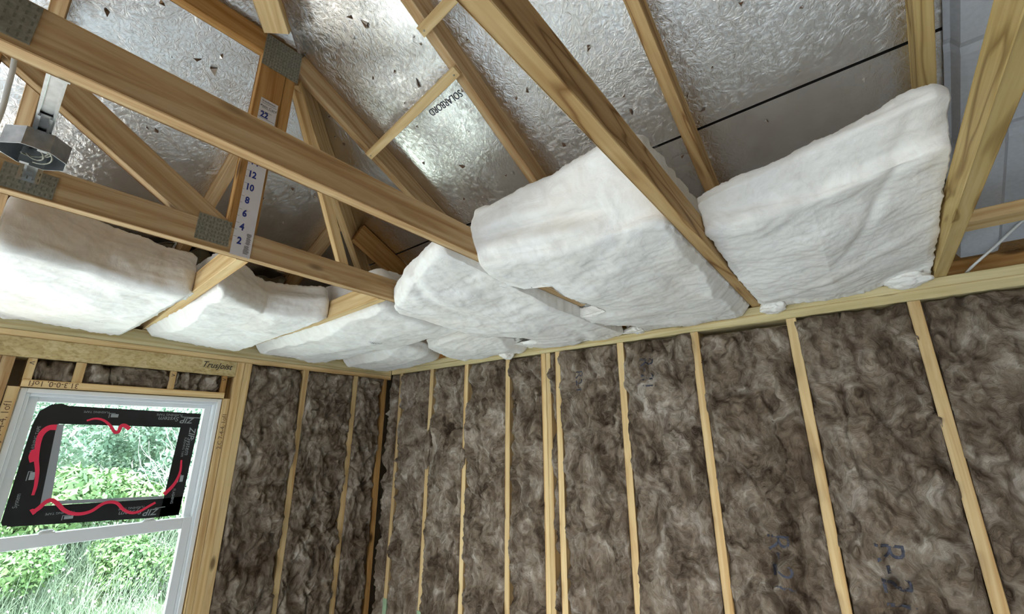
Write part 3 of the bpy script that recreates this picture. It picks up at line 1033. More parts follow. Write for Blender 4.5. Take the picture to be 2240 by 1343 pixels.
for yy in (-1.80, -1.42):
    bm = bmesh.new()
    bm_box(bm, (GL - 0.012, yy - 0.028, -0.999), (GL + 0.012, yy + 0.028, -0.993), bevel=0.001)
    bm_box(bm, (GL - 0.008, yy - 0.020, -0.993), (GL + 0.006, yy + 0.022, -0.984), bevel=0.003)
    bm_box(bm, (GL + 0.000, yy - 0.026, -0.992), (GL + 0.010, yy + 0.006, -0.987), bevel=0.001)
    bmesh.ops.recalc_face_normals(bm, faces=bm.faces)
    from_bm('sash_lock', bm, M_VINYL, LOw)

# black flashing tape stuck round a small square on the upper pane
tape = empty('flashing_tape', (GX, -1.6, -0.7), 'black flashing tape stuck in a rectangle on the upper window pane', 'tape')
TX = GX + 0.0035


def tape_poly(name, poly, x, th, mat, par):
    bm = bmesh.new()
    a = [bm.verts.new((x, p[0], p[1])) for p in poly]
    b = [bm.verts.new((x + th, p[0], p[1])) for p in poly]
    k = len(poly)
    bm.faces.new(a)
    bm.faces.new(b[::-1])
    for i in range(k):
        bm.faces.new((a[i], a[(i + 1) % k], b[(i + 1) % k], b[i]))
    bmesh.ops.recalc_face_normals(bm, faces=bm.faces)
    return from_bm(name, bm, mat, par)


for poly in ([(-1.905, -0.416), (-1.872, -0.411), (-1.845, -0.420), (-1.273, -0.436), (-1.278, -0.519), (-1.862, -0.508), (-1.875, -0.50)],
             [(-1.905, -0.416), (-1.875, -0.50), (-1.862, -0.508), (-1.839, -0.879), (-1.83, -0.955), (-1.947, -0.950), (-1.954, -0.936), (-1.950, -0.516), (-1.94, -0.45)],
             [(-1.362, -0.517), (-1.273, -0.437), (-1.283, -0.984), (-1.372, -0.984)],
             [(-1.945, -0.878), (-1.372, -0.893), (-1.283, -0.890), (-1.284, -0.986), (-1.408, -0.986), (-1.932, -0.957)]):
    tape_poly('tape_strip', poly, TX + 0.0005 * len(poly) % 0.001, 0.0012, M_BLACK, tape)
for poly in ([(-1.868, -0.51), (-1.843, -0.509), (-1.812, -0.868), (-1.845, -0.878)], [(-1.80, -0.862), (-1.372, -0.880), (-1.371, -0.893), (-1.80, -0.879)]):
    tape_poly('tape_reflection', poly, TX + 0.0015, 0.0006, M_GREYSTRIP, tape)  # double reflection of the tape in the glass, put in as grey strips
tx = TX + 0.0032
for (s_, size, y, z, r_, u_, kw) in (
        ('ZIP', 0.044, -1.335, -0.476, (0, -1, 0), (0, 0, -1), dict(bold=0.012, shear=0.25)),
        ('System', 0.034, -1.425, -0.470, (0, -1, 0), (0, 0, -1), dict(shear=0.2)),
        ('FLASHING TAPE', 0.017, -1.425, -0.448, (0, -1, 0), (0, 0, -1), {}),
        ('FLASHING TAPE', 0.014, -1.735, -0.446, (0, -1, 0), (0, 0, -1), {}),
        ('ZIP', 0.044, -1.302, -0.546, (0, 0.0, -1), (0, 1, 0), dict(bold=0.012, shear=0.25)),
        ('System', 0.034, -1.306, -0.620, (0, 0, -1), (0, 1, 0), dict(shear=0.2)),
        ('FLASHING TAPE', 0.015, -1.327, -0.625, (0, 0, -1), (0, 1, 0), {}),
        ('FLASHING', 0.017, -1.330, -0.885, (0, 0, -1), (0, 1, 0), {}),
        ('ZIP', 0.044, -1.412, -0.955, (0, -1, 0), (0, 0, -1), dict(bold=0.012, shear=0.25)),
        ('System', 0.034, -1.50, -0.948, (0, -1, 0), (0, 0, -1), dict(shear=0.2)),
        ('FLASHING TAPE', 0.015, -1.50, -0.926, (0, -1, 0), (0, 0, -1), {}),
        ('FLASHING TAPE', 0.014, -1.77, -0.918, (0, -1, 0), (0, 0, -1), {}),
        ('FLASHING TAPE', 0.017, -1.925, -0.58, (0, 0, 1), (0, -1, 0), {}),
        ('System', 0.022, -1.925, -0.85, (0, 0, 1), (0, -1, 0), {})):
    bmy = bmesh.new()
    add_text(bmy, s_, size, (tx, y, z), r_, u_, 0, **kw)
    from_bm('tape_lettering', bmy, M_GREYPRINT, tape)
def tape_quad(pts):
    bq = bmesh.new()
    bq.faces.new([bq.verts.new((tx, a, b_)) for a, b_ in pts])
    from_bm('tape_logo', bq, M_GREYPRINT, tape)


for (y, z, w, h) in ((-1.662, -0.462, 0.030, 0.017), (-1.900, -0.745, 0.018, 0.034), (-1.306, -0.795, 0.016, 0.034), (-1.735, -0.942, 0.032, 0.014)):
    for (a, b_, c_, d_) in ((y - w / 2, z - h / 2, w, h), (y - w / 2 - 0.008, z - h / 2 - 0.003, 0.003, h + 0.006), (y - w / 2 - 0.008, z + h / 2 + 0.002, w * 0.8, 0.0025)):
        tape_quad([(a, b_), (a + c_, b_), (a + c_, b_ + d_), (a, b_ + d_)])
for (y0, z0, y1, z1, w) in ((-1.275, -0.463, -1.37, -0.460, 0.0035), (-1.355, -0.938, -1.40, -0.940, 0.003)):
    tape_quad([(y0, z0 + w), (y1, z1 + w), (y1, z1), (y0, z0)])


def smooth_line(pts, n=6):
    pts = [np.array(p, float) for p in pts]
    P = [2 * pts[0] - pts[1]] + pts + [2 * pts[-1] - pts[-2]]
    out = []
    for i in range(1, len(P) - 2):
        for k in range(n):
            t = k / n
            out.append(0.5 * ((2 * P[i]) + (-P[i - 1] + P[i + 1]) * t + (2 * P[i - 1] - 5 * P[i] + 4 * P[i + 1] - P[i + 2]) * t * t + (-P[i - 1] + 3 * P[i] - 3 * P[i + 1] + P[i + 2]) * t ** 3))
    out.append(P[-2])
    return out


bmr = bmesh.new()
for pts, w0, w1 in (
        ([(-1.587, -0.528), (-1.614, -0.510), (-1.627, -0.518), (-1.630, -0.542), (-1.645, -0.545), (-1.669, -0.513), (-1.702, -0.486), (-1.735, -0.479), (-1.765, -0.490)], 0.010, 0.004),
        ([(-1.866, -0.524), (-1.893, -0.528), (-1.911, -0.556), (-1.912, -0.603), (-1.903, -0.667), (-1.888, -0.723), (-1.879, -0.786), (-1.879, -0.83)], 0.013, 0.005),
        ([(-1.915, -0.628), (-1.918, -0.655), (-1.908, -0.68)], 0.012, 0.014),
        ([(-1.862, -0.903), (-1.846, -0.888), (-1.831, -0.866), (-1.813, -0.857), (-1.788, -0.875), (-1.761, -0.905), (-1.728, -0.925), (-1.691, -0.931), (-1.656, -0.922), (-1.623, -0.895), (-1.593, -0.888), (-1.563, -0.898), (-1.532, -0.931), (-1.495, -0.950), (-1.462, -0.946), (-1.431, -0.927), (-1.403, -0.910)], 0.009, 0.006),
        ([(-1.868, -0.905), (-1.858, -0.898)], 0.014, 0.012),
        ([(-1.372, -0.872), (-1.344, -0.837), (-1.327, -0.801), (-1.319, -0.753), (-1.325, -0.695)], 0.010, 0.004)):
    q = smooth_line(pts)
    prev = None
    for i, c in enumerate(q):
        t = q[min(i + 1, len(q) - 1)] - q[max(i - 1, 0)]
        t = t / (np.linalg.norm(t) + 1e-9)
        nrm = np.array([-t[1], t[0]])
        w = (w0 + (w1 - w0) * i / (len(q) - 1)) * 1.0
        ring = [bmr.verts.new((tx + 0.0005 + (0.0012 if abs(s) < 0.5 else 0), c[0] + nrm[0] * w * s, c[1] + nrm[1] * w * s)) for s in (-1, 0, 1)]
        if prev:
            for a in range(2):
                bmr.faces.new((prev[a], prev[a + 1], ring[a + 1], ring[a]))
        prev = ring
from_bm('red_marking', bmr, M_RED, tape, smooth=True)['label'] = 'wavy red line over tape and glass'

# ------------------------------------------------------------------ depth ruler on the girder post
ruler = empty('depth_ruler', (X2 + 0.001, -1.715, 0.0), 'white insulation depth ruler with blue numbers stapled to the girder post', 'ruler')
RX = X2 + 0.0022
bm = bmesh.new()
bm_box(bm, (X2 + 0.0016, -1.744, -0.002), (RX, -1.684, 0.618))
bmesh.ops.recalc_face_normals(bm, faces=bm.faces)
from_bm('ruler_card', bm, M_PAPER, ruler)
for k in range(1, 12):
    bmn = bmesh.new()
    z = 0.0254 * 2 * k * 0.985
    add_text(bmn, str(2 * k), 0.034, (RX + 0.0006, -1.724, z), (0, 1, 0), (0, 0, 1), 0, sx=0.78, bold=0.036)
    from_bm('ruler_number', bmn, M_NUM, ruler)
    for zz, w in ((z + 0.012, 0.010), (z + 0.037, 0.006)):
        bmn = bmesh.new()
        vs = [bmn.verts.new((RX + 0.0006, -1.744, zz)), bmn.verts.new((RX + 0.0006, -1.744 + w, zz)), bmn.verts.new((RX + 0.0006, -1.744 + w, zz + 0.0009)), bmn.verts.new((RX + 0.0006, -1.744, zz + 0.0009))]
        bmn.faces.new(vs)
        from_bm('ruler_tick', bmn, M_INK, ruler)
bmn = bmesh.new()
r9 = random.Random(2)
for (y0, y1, z0, z1) in ((-1.706, -1.690, 0.044, 0.084), (-1.709, -1.690, 0.010, 0.040)):
    z = z0
    while z < z1:
        a, b_ = y0 + r9.uniform(0, .003), y1 - r9.uniform(0, .004)
        bmn.faces.new([bmn.verts.new(p) for p in ((RX + 0.0006, a, z), (RX + 0.0006, b_, z), (RX + 0.0006, b_, z + 0.0016), (RX + 0.0006, a, z + 0.0016))])
        z += 0.0034
for (y0, y1, z) in ((-1.736, -1.692, 0.578), (-1.734, -1.700, 0.564), (-1.732, -1.71, 0.556), (-1.74, -1.688, 0.598), (-1.74, -1.688, 0.535)):
    bmn.faces.new([bmn.verts.new(p) for p in ((RX + 0.0006, y0, z), (RX + 0.0006, y1, z), (RX + 0.0006, y1, z + 0.0014), (RX + 0.0006, y0, z + 0.0014))])
add_text(bmn, 'Insulation', 0.012, (RX + 0.0006, -1.716, 0.608), (0, 1, 0), (0, 0, 1), 0, bold=0.01)
add_text(bmn, 'Attic Card', 0.013, (RX + 0.0006, -1.714, 0.586), (0, 1, 0), (0, 0, 1), 0, bold=0.01)
from_bm('ruler_small_print', bmn, M_INK, ruler)['label'] = 'small black print'

# ------------------------------------------------------------------ junction box on its hanger bars
jb = empty('junction_box', (1.745, -2.200, 0.0), 'octagonal metal junction box hung between two trusses at the left edge', 'electrical box')
bm = bmesh.new()
Rj = 0.054
ro, ri, r2 = [], [], []
for k in range(8):
    a = math.pi / 8 + k * math.pi / 4
    ro.append((math.cos(a) * Rj, math.sin(a) * Rj))
    ri.append((math.cos(a) * (Rj - 0.0016), math.sin(a) * (Rj - 0.0016)))
cx, cy = 1.745, -2.200
zt, zb = 0.046, 0.004
A_ = [bm.verts.new((cx + p[0], cy + p[1], zb)) for p in ro]
B_ = [bm.verts.new((cx + p[0], cy + p[1], zt)) for p in ro]
C_ = [bm.verts.new((cx + p[0], cy + p[1], zb)) for p in ri]
D_ = [bm.verts.new((cx + p[0], cy + p[1], zt - 0.002)) for p in ri]
for k in range(8):
    j = (k + 1) % 8
    for q in ((A_[k], A_[j], B_[j], B_[k]), (C_[j], C_[k], D_[k], D_[j]), (A_[j], A_[k], C_[k], C_[j])):
        bm.faces.new(q)
bm.faces.new(B_)
bm.faces.new(D_[::-1])
# mounting ears with screws
for sgn in (-1, 1):
    bm_box(bm, (cx + sgn * 0.044 - 0.006, cy - 0.007 + sgn * .01, zb), (cx + sgn * 0.044 + 0.006, cy + 0.007 + sgn * .01, zb + 0.0015))
bmesh.ops.recalc_face_normals(bm, faces=bm.faces)
from_bm('box_shell', bm, M_BOX, jb)
bm = bmesh.new()
for k, (a, b_) in enumerate(((0.030, 0.0), (0.024, 0.8), (0.034, -0.5), (0.018, 0.4))):
    pts = [(cx + a * math.cos(b_ + t * 3.6), cy + a * math.sin(b_ + t * 3.6) * 0.8, zb + 0.012 + 0.008 * math.sin(t * 3 + k)) for t in np.linspace(0, 1, 16)]
    tube(bm, pts, 0.0016, 6)
from_bm('coiled_wires', bm, M_DULLSTEEL, jb)
bm = bmesh.new()
for (x0, x1, w) in ((X2 + 0.001, 1.86, 0.011), (1.66, X1 - 0.040, 0.014)):
    # c-shaped bar: web and two lips
    zz = 0.050 + (0.004 if w > 0.012 else 0)
    bm_box(bm, (x0, cy - w, zz), (x1, cy + w, zz + 0.0015))
    bm_box(bm, (x0, cy - w, zz - 0.006), (x1, cy - w + 0.0045, zz))
    bm_box(bm, (x0, cy + w - 0.0045, zz - 0.006), (x1, cy + w, zz))
bm_box(bm, (X2 + 0.0002, cy - 0.02, 0.035), (X2 + 0.0018, cy + 0.02, 0.085))
bm_box(bm, (X1 - 0.0400, cy - 0.02, 0.035), (X1 - 0.0384, cy + 0.02, 0.085))
bmesh.ops.recalc_face_normals(bm, faces=bm.faces)
from_bm('hanger_bar', bm, M_STEEL, jb)
bm = bmesh.new()
pts = smooth_line([(1.70, -2.235, 0.030), (1.665, -2.262, 0.050), (1.62, -2.27, 0.10), (1.60, -2.275, 0.20), (1.60, -2.30, 0.36), (1.58, -2.42, 0.62)], 6)
tube(bm, pts, 0.0055, 8)
tag(from_bm('electrical_cable', bm, M_WIRE), 'grey cable running up from the junction box at the left edge', 'cable')
# staples in chord undersides
for (x, y) in ((X1 - 0.034, -2.29), (X1 - 0.036, -2.19)):
    box('staple', (x - 0.002, y - 0.008, -0.0012), (x + 0.002, y + 0.008, 0.0002), M_STEEL, t1)

# white cable by the right truss
bm = bmesh.new()
tube(bm, smooth_line([(3.400, 0.07, 0.001), (3.423, 0.02, 0.022), (3.49, -0.01, 0.075), (3.576, -0.04, 0.145), (3.68, -0.07, 0.20)], 5), 0.0048, 8)
tag(from_bm('white_cable', bm, M_WIRE), 'thin white cable slanting up from the back plate at the right edge', 'cable')

# ------------------------------------------------------------------ rafter vents
def foam_vent(x0, x1, y0, y1, label, off=0.003):
    """ribbed polystyrene chute lying under the roof panel between two trusses"""
    n = 40
    m_ = 90
    xs = np.linspace(x0, x1, n)
    ys = np.linspace(y0, y1, m_)
    XX, YY = np.meshgrid(xs, ys, indexing='ij')
    u = (XX - x0) / (x1 - x0)
    prof = 0.012 + 0.030 * (0.5 + 0.5 * np.tanh(9 * np.sin(u * math.pi * 5.0 - 0.6)))
    step = 0.007 * (np.abs(((YY - y0) / 0.30) % 1.0 - 0.5) < 0.05)
    d = prof + off - step
    ZZ = RO - SB * YY - d
    V = np.stack([XX, YY, ZZ], -1).reshape(-1, 3)
    V2 = np.stack([XX, YY, ZZ + 0.006], -1).reshape(-1, 3)
    idx = np.arange(n * m_).reshape(n, m_)
    q = np.stack([idx[:-1, :-1], idx[1:, :-1], idx[1:, 1:], idx[:-1, 1:]], -1).reshape(-1, 4)
    k = n * m_
    Fq = [q[:, ::-1], q + k]
    for e in (idx[0], idx[-1], idx[:, 0], idx[:, -1]):
        Fq.append(np.stack([e[:-1], e[1:], e[1:] + k, e[:-1] + k], -1))
    o = np_mesh('rafter_vent', np.concatenate([V, V2]), np.concatenate(Fq), M_FOAM, None, smooth=False)
    return tag(o, label, 'rafter vent', 'ribbed foam rafter vents')


foam_vent(3.02 + 0.36, XC - 0.042, 0.05, -1.5, 'grey-white ribbed foam chute behind the rightmost truss')


def baffle(y0, y1, label, seed):
    n, m_ = 60, 24
    ys = np.linspace(y0, y1, n)
    XX = np.zeros((n, m_))
    YY = np.zeros((n, m_))
    t = np.linspace(0, 1, m_)
    top = 0.44 + 0.05 * fbm(ys * 6, seed, 0, 2) + 0.03 * np.sin((ys - y0) * 14)
    for i in range(n):
        XX[i] = 0.01 + (top[i] - 0.01) * t
        YY[i] = ys[i]
    d = 0.022 + 0.012 * np.sin(YY * 45) + 0.014 * fbm(XX * 8, YY * 8, seed, 3) + 0.004 * t
    ZZ = RO + SA * XX - d - 0.012
    k = n * m_
    V = np.concatenate([np.stack([XX, YY, ZZ], -1).reshape(-1, 3), np.stack([XX, YY, ZZ + 0.002], -1).reshape(-1, 3)])
    idx = np.arange(k).reshape(n, m_)
    q = np.stack([idx[:-1, :-1], idx[1:, :-1], idx[1:, 1:], idx[:-1, 1:]], -1).reshape(-1, 4)
    Fq = [q[:, ::-1], q + k]
    for e in (idx[0], idx[-1], idx[:, 0], idx[:, -1]):
        Fq.append(np.stack([e[:-1], e[1:], e[1:] + k, e[:-1] + k], -1))
    return tag(np_mesh('vent_baffle', V, np.concatenate(Fq), M_BAFFLE), label, 'vent baffle', 'wavy plastic vent baffles over the left eave')


baffle(-2.24, -1.69, 'wavy plastic vent baffle behind the metal junction box', 3)
baffle(-1.63, -1.12, 'wavy plastic vent baffle right of the numbered ruler', 8)

# ------------------------------------------------------------------ insulation batts
def cr(pts, nu):
    """closed? no: open Catmull-Rom through control points, resampled to nu by control index"""
    P = np.asarray(pts, float)
    P = np.vstack([2 * P[0] - P[1], P, 2 * P[-1] - P[-2]])
    k = len(P) - 3
    s = np.linspace(0, k - 1e-6, nu)
    i = s.astype(int)
    t = (s - i)[:, None]
    a, b_, c_, d_ = P[i], P[i + 1], P[i + 2], P[i + 3]
    return 0.5 * ((2 * b_) + (c_ - a) * t + (2 * a - 5 * b_ + 4 * c_ - d_) * t * t + (3 * b_ - a - 3 * c_ + d_) * t ** 3)


def resample(Q, nu):
    d = np.r_[0, np.cumsum(np.linalg.norm(np.diff(Q, axis=0), axis=1))]
    s = np.linspace(0, d[-1], nu)
    return np.stack([np.interp(s, d, Q[:, j]) for j in range(Q.shape[1])], 1)


def prof(T0, T1, zb0, zb, zt, sag=0.02, bulge=0.03, lim=SB, t0=0.008):
    """side outline of a batt: bottom from the plate out to the cut end, up the end and back on top; (t, z)"""
    cap = lambda t, z: min(z, RO - 0.115 + lim * t)
    lip = 0.045
    return [(t0, zb0 + 0.012), (t0 + 0.02, zb0), (0.22 * T0, zb0 + (zb - zb0) * .22 - sag * .6), (0.45 * T0, zb0 + (zb - zb0) * .45 - sag),
            (0.68 * T0, zb0 + (zb - zb0) * .68 - sag * .8), (0.86 * T0, zb - sag * .3), (T0 - lip, zb), (T0 - 0.008, zb + 0.012), (T0 + 0.006, zb + lip),
            ((T0 + T1) / 2 + bulge, (zb + zt) / 2 + 0.01), (T1 + 0.012, zt - lip), (T1 - 0.004, zt - 0.012), (T1 - lip, cap(T1 - lip, zt)), (0.75 * T1, cap(.75 * T1, zt + .01)),
            (0.5 * T1, cap(.5 * T1, zt)), (0.25 * T1, cap(.25 * T1, zt)), (t0 + 0.10, 0.045), (t0 + 0.03, 0.03)]


def batt(name, stations, axis, nv, nu, seed, label, cat='insulation batt', group='white batts laid between the trusses', amp=1.0, folds=None, gaps=(), tuck=(1, 1)):
    """stations: list of (across coordinate, profile). axis 'y': batt runs in -y from the back wall, across = x.
    axis 'x': batt runs in +x from the left wall, across = y."""
    K = 400
    st = [(a, cr(p, K)) for a, p in stations]
    tmpl = resample(st[len(st) // 2][1], nu)
    # same index fractions for all
    full = st[len(st) // 2][1]
    dd = np.r_[0, np.cumsum(np.linalg.norm(np.diff(full, axis=0), axis=1))]
    ii = np.interp(np.linspace(0, dd[-1], nu), dd, np.arange(K))
    ac = np.array([s[0] for s in st])
    pr = np.stack([np.stack([np.interp(ii, np.arange(K), s[1][:, j]) for j in range(2)], 1) for s in st])   # (ns,nu,2)
    v = np.linspace(0, 1, nv)
    vv = ac[0] + (ac[-1] - ac[0]) * v
    P = np.zeros((nv, nu, 2))
    for j in range(nu):
        for c in range(2):
            P[:, j, c] = np.interp(vv, ac, pr[:, j, c]) if ac[0] < ac[-1] else np.interp(-vv, -ac, pr[:, j, c])
    # slight pillow at the side edges
    e = np.clip(np.abs(v - 0.5) * 2, 0, 1) ** 14
    cen = P.mean(axis=1, keepdims=True)
    P = P + (cen - P) * (0.05 * e)[:, None, None]
    T, Z = P[..., 0], P[..., 1]
    Wd = np.repeat(vv[:, None], nu, 1)
    # normals
    du = np.gradient(P, axis=1)
    n2 = np.stack([du[..., 1], -du[..., 0]], -1)
    n2 /= (np.linalg.norm(n2, axis=-1, keepdims=True) + 1e-9)
    # outward = away from centroid on bottom: bottom runs in +t -> du=(1,0): n2=(0,-1) ok
    s = seed * 3.17
    h = 0.018 * fbm(T * 3.0, Wd * 3.2, Z * 3.0 + s, 3, gain=.42)
    wq = 0.05 * fbm(T * 6, Wd * 6, s, 2)
    h += 0.0013 * ridged((T + wq) * 12 + s, (Wd + wq) * 4.5, Z * 12, 3) + 0.005 * fbm((T + wq) * 9, (Wd - wq) * 8, Z * 9 + s, 2)
    h += 0.0016 * fbm(T * 60, Wd * 26, Z * 60 + s, 3, gain=.6)
    steep = np.clip(np.abs(n2[..., 0]) * 1.4 - 0.4, 0, 1)
    h += steep * 0.0035 * ridged(Z * 24 + s, Wd * 3.2, T * 3, 3)
    h *= amp
    if folds is not None:
        h += folds(T, Wd, Z)
    edge = np.clip(np.minimum(v, 1 - v) / 0.04, 0, 1)[:, None]
    h = h * (0.3 + 0.7 * edge)
    T2 = T + n2[..., 0] * h
    Z2 = Z + n2[..., 1] * h
    jit = 0.006 * fbm(T * 20, Z * 20, s + v[:, None] * 3, 3) * (1 - edge)
    Wd = Wd + jit
    for w_, a_ in zip(tuck, (ac[0], ac[-1])):       # the underside tucks up along the chords
        if w_:
            de = np.abs(Wd - a_)
            Z2 = np.where((Z2 < 0.0) & (de < 0.07), np.maximum(Z2, 0.001 - 0.95 * de + 0.004 * fbm(T * 14, s, 7, 3)), Z2)
    for (ta, tb, xg) in gaps:        # places where the batt stops short of the chord's underside
        k_ = np.clip(np.minimum(T - ta, tb - T) / 0.05, 0, 1)
        k_ = k_ * k_ * (3 - 2 * k_)
        lim_ = ac[0] + (xg - ac[0]) * k_ + 0.004 * fbm(T * 25, s, 0, 3)
        Wd = np.where(Z < 0.0, np.maximum(Wd, lim_), Wd)
    # ragged fibres on the upper lip and on the plate side
    u = np.linspace(0, 1, nu)
    T2 += 0.014 * fbm(Wd * 30, s, u[None, :] * 8, 4, gain=.65) * np.exp(-((u - 0.03) / 0.02) ** 2)[None, :]
    Z2 += 0.008 * fbm(Wd * 24, s + 8, u[None, :] * 8, 4, gain=.65) * np.exp(-((u - 0.02) / 0.015) ** 2)[None, :]
    Z2 += edge * 0.006 * fbm(Wd * 40, s + 4, 0, 4, gain=.65) * np.exp(-((Z - Z.max(axis=1, keepdims=True)) / 0.03) ** 2)
    if axis == 'y':
        V = np.stack([Wd, -T2, Z2], -1)
    else:
        V = np.stack([T2, Wd, Z2], -1)
    V = V.reshape(-1, 3)
    idx = np.arange(nv * nu).reshape(nv, nu)
    q = np.stack([idx[:-1, :-1], idx[1:, :-1], idx[1:, 1:], idx[:-1, 1:]], -1).reshape(-1, 4)
    Fs = [q]
    Fs.append(np.stack([idx[:-1, -1], idx[1:, -1], idx[1:, 0], idx[:-1, 0]], -1))       # close the loop at the wall
    for col, flip in ((idx[0], False), (idx[-1], True)):
        a = col[:nu // 2 - 1]
        b_ = col[1:nu // 2]
        c_ = col[::-1][1:nu // 2]
        d_ = col[::-1][:nu // 2 - 1]
        f = np.stack([a, b_, c_, d_], -1)
        Fs.append(f if flip else f[:, ::-1])
    o = np_mesh(name, V, np.concatenate(Fs), M_WHITE)
    bmq = bmesh.new()
    bmq.from_mesh(o.data)
    bmesh.ops.recalc_face_normals(bmq, faces=bmq.faces)
    bmq.to_mesh(o.data)
    bmq.free()
    o.data.polygons.foreach_set('use_smooth', [True] * len(o.data.polygons))
    return tag(o, label, cat, group)


def slab(T, zt=-0.004, zb=-0.034, T1=None):
    """thin flap hanging under a chord, same number of points as prof()"""
    T1 = T1 or T
    return [(0.008, zb + .012), (0.03, zb), (.22 * T, zb - .006), (.45 * T, zb - .01), (.68 * T, zb - .008), (.86 * T, zb), (T - .03, zb), (T - .008, zb + .004), (T, (zb + zt) / 2 - .003),
            (T + .001, (zb + zt) / 2), (T, (zb + zt) / 2 + .003), (T - .008, zt - .004), (T - .03, zt), (.75 * T1, zt), (.5 * T1, zt), (.25 * T1, zt), (.10, zt), (.04, zt)]


B = []
# left bays, running from the left wall
B.append(batt('insulation_batt', [(-2.230, prof(1.10, 1.02, -0.040, -0.030, 0.235, lim=SA)), (-1.96, prof(1.00, 0.90, -0.050, -0.035, 0.215, lim=SA)), (-1.682, prof(0.965, 0.90, -0.045, -0.028, 0.20, lim=SA))], 'x', 130, 260, 1,
              'white batt at the far left over the window, with a tan shaded cut end', tuck=(0, 1)))
B.append(batt('insulation_batt', [(-1.640, prof(1.13, 1.06, -0.040, -0.022, 0.19, lim=SA)), (-1.39, prof(0.92, 0.88, -0.045, -0.025, 0.17, lim=SA)), (-1.132, prof(1.03, 1.00, -0.050, -0.025, 0.17, lim=SA))], 'x', 120, 260, 2,
              'white batt under the numbered ruler between two short jack trusses'))
B.append(batt('insulation_batt', [(-1.082, prof(1.40, 1.33, -0.050, -0.022, 0.205, lim=SA, sag=.01)), (-0.80, prof(1.38, 1.36, -0.055, -0.03, 0.23, lim=SA)), (-0.545, prof(1.42, 1.38, -0.050, -0.02, 0.16, lim=SA, sag=.01))], 'x', 110, 260, 3,
              'white batt with ink smudge, third bay from the left beside the tall bulge'))
B.append(batt('insulation_batt', [(-0.465, prof(0.78, 0.76, -0.055, -0.010, 0.10, lim=SA, sag=.006)), (-0.25, prof(0.74, 0.70, -0.055, -0.034, 0.10, lim=SA)), (-0.03, prof(0.62, 0.58, -0.052, -0.02, 0.05, lim=SA, sag=.012))], 'x', 90, 170, 4,
              'small lens-shaped white batt tucked into the room corner'))
B.append(batt('insulation_batt', [(0.80, prof(0.30, 0.28, -0.045, -0.005, 0.09, sag=.005)), (1.10, prof(0.44, 0.42, -0.050, -0.030, 0.10)), (1.445, prof(0.46, 0.44, -0.050, -0.012, 0.10, sag=.006))], 'y', 90, 170, 14,
              'curved white batt along the back plate, between the corner batt and the tall bulge'))


def fold_d(T, X, Z):
    # deep crease across the drooping end, with a roll of wool below it
    c = 0.040 + 0.016 * np.sin((X - 2.1) * 7.0) + 0.02 * (X - 2.1)
    m_ = np.clip((X - 2.13) * 9, 0, 1) * np.clip((2.58 - X) * 8, 0, 1) * (T > 0.95)
    g = np.exp(-((Z - c) / 0.013) ** 2)
    r_ = np.exp(-((Z - c + 0.038) / 0.022) ** 2)
    return (-0.042 * g + 0.020 * r_) * m_


def fold_c(T, X, Z):
    g = np.exp(-((X - 1.83 - 0.12 * np.sin(T * 5)) / 0.035) ** 2)
    return -0.014 * g * (Z < 0.05)


def fold_e(T, X, Z):
    g = np.exp(-((X - 3.13 - (T - 0.6) * 0.35) / 0.018) ** 2) * np.clip((T - 0.45) * 8, 0, 1)
    l = 0.012 * np.exp(-((T - 0.17 - 0.55 * (X - 2.78)) / 0.03) ** 2)
    return (-0.005 * g + 0.5 * l) * (Z < 0.19)


# bay between girder and truss 1 : spills over the girder chord except one gap
B.append(batt('insulation_batt', [(1.448, slab(1.05)), (1.526, slab(1.09)), (1.534, prof(1.10, 1.06, -0.045, -0.030, 0.115, sag=.012)), (1.80, prof(1.24, 1.17, -0.050, -0.045, 0.15, sag=.022)), (2.088, prof(1.36, 1.22, -0.045, -0.020, 0.15))], 'y', 150, 270, 5,
              'tall rounded white batt bulging beside the cut end of the girder chord', folds=fold_c, tuck=(0, 0), gaps=((0.18, 0.46, 1.66),)))
B.append(batt('insulation_batt', [(2.052, slab(1.06)), (2.094, slab(1.13)), (2.134, prof(1.215, 1.235, -0.040, -0.040, 0.175, sag=.015)), (2.40, prof(1.13, 1.20, -0.045, -0.040, 0.205)), (2.700, prof(1.10, 1.22, -0.040, -0.012, 0.225, sag=.01))], 'y', 170, 290, 6,
              'large creased white batt in the middle bay with tan fold and ink smudge', folds=fold_d, tuck=(0, 1), gaps=((0.48, 1.0, 2.235), (0.02, 0.27, 2.215))))
B.append(batt('insulation_batt', [(2.7435, prof(0.87, 0.91, -0.020, 0.030, 0.155, sag=.01)), (3.02, prof(0.83, 0.90, -0.020, 0.035, 0.195, sag=.028)), (3.309, prof(0.84, 0.95, 0.004, 0.085, 0.215, sag=-.004))], 'y', 190, 290, 7,
              'broad smooth white batt at the right under the black roof seam', folds=fold_e))


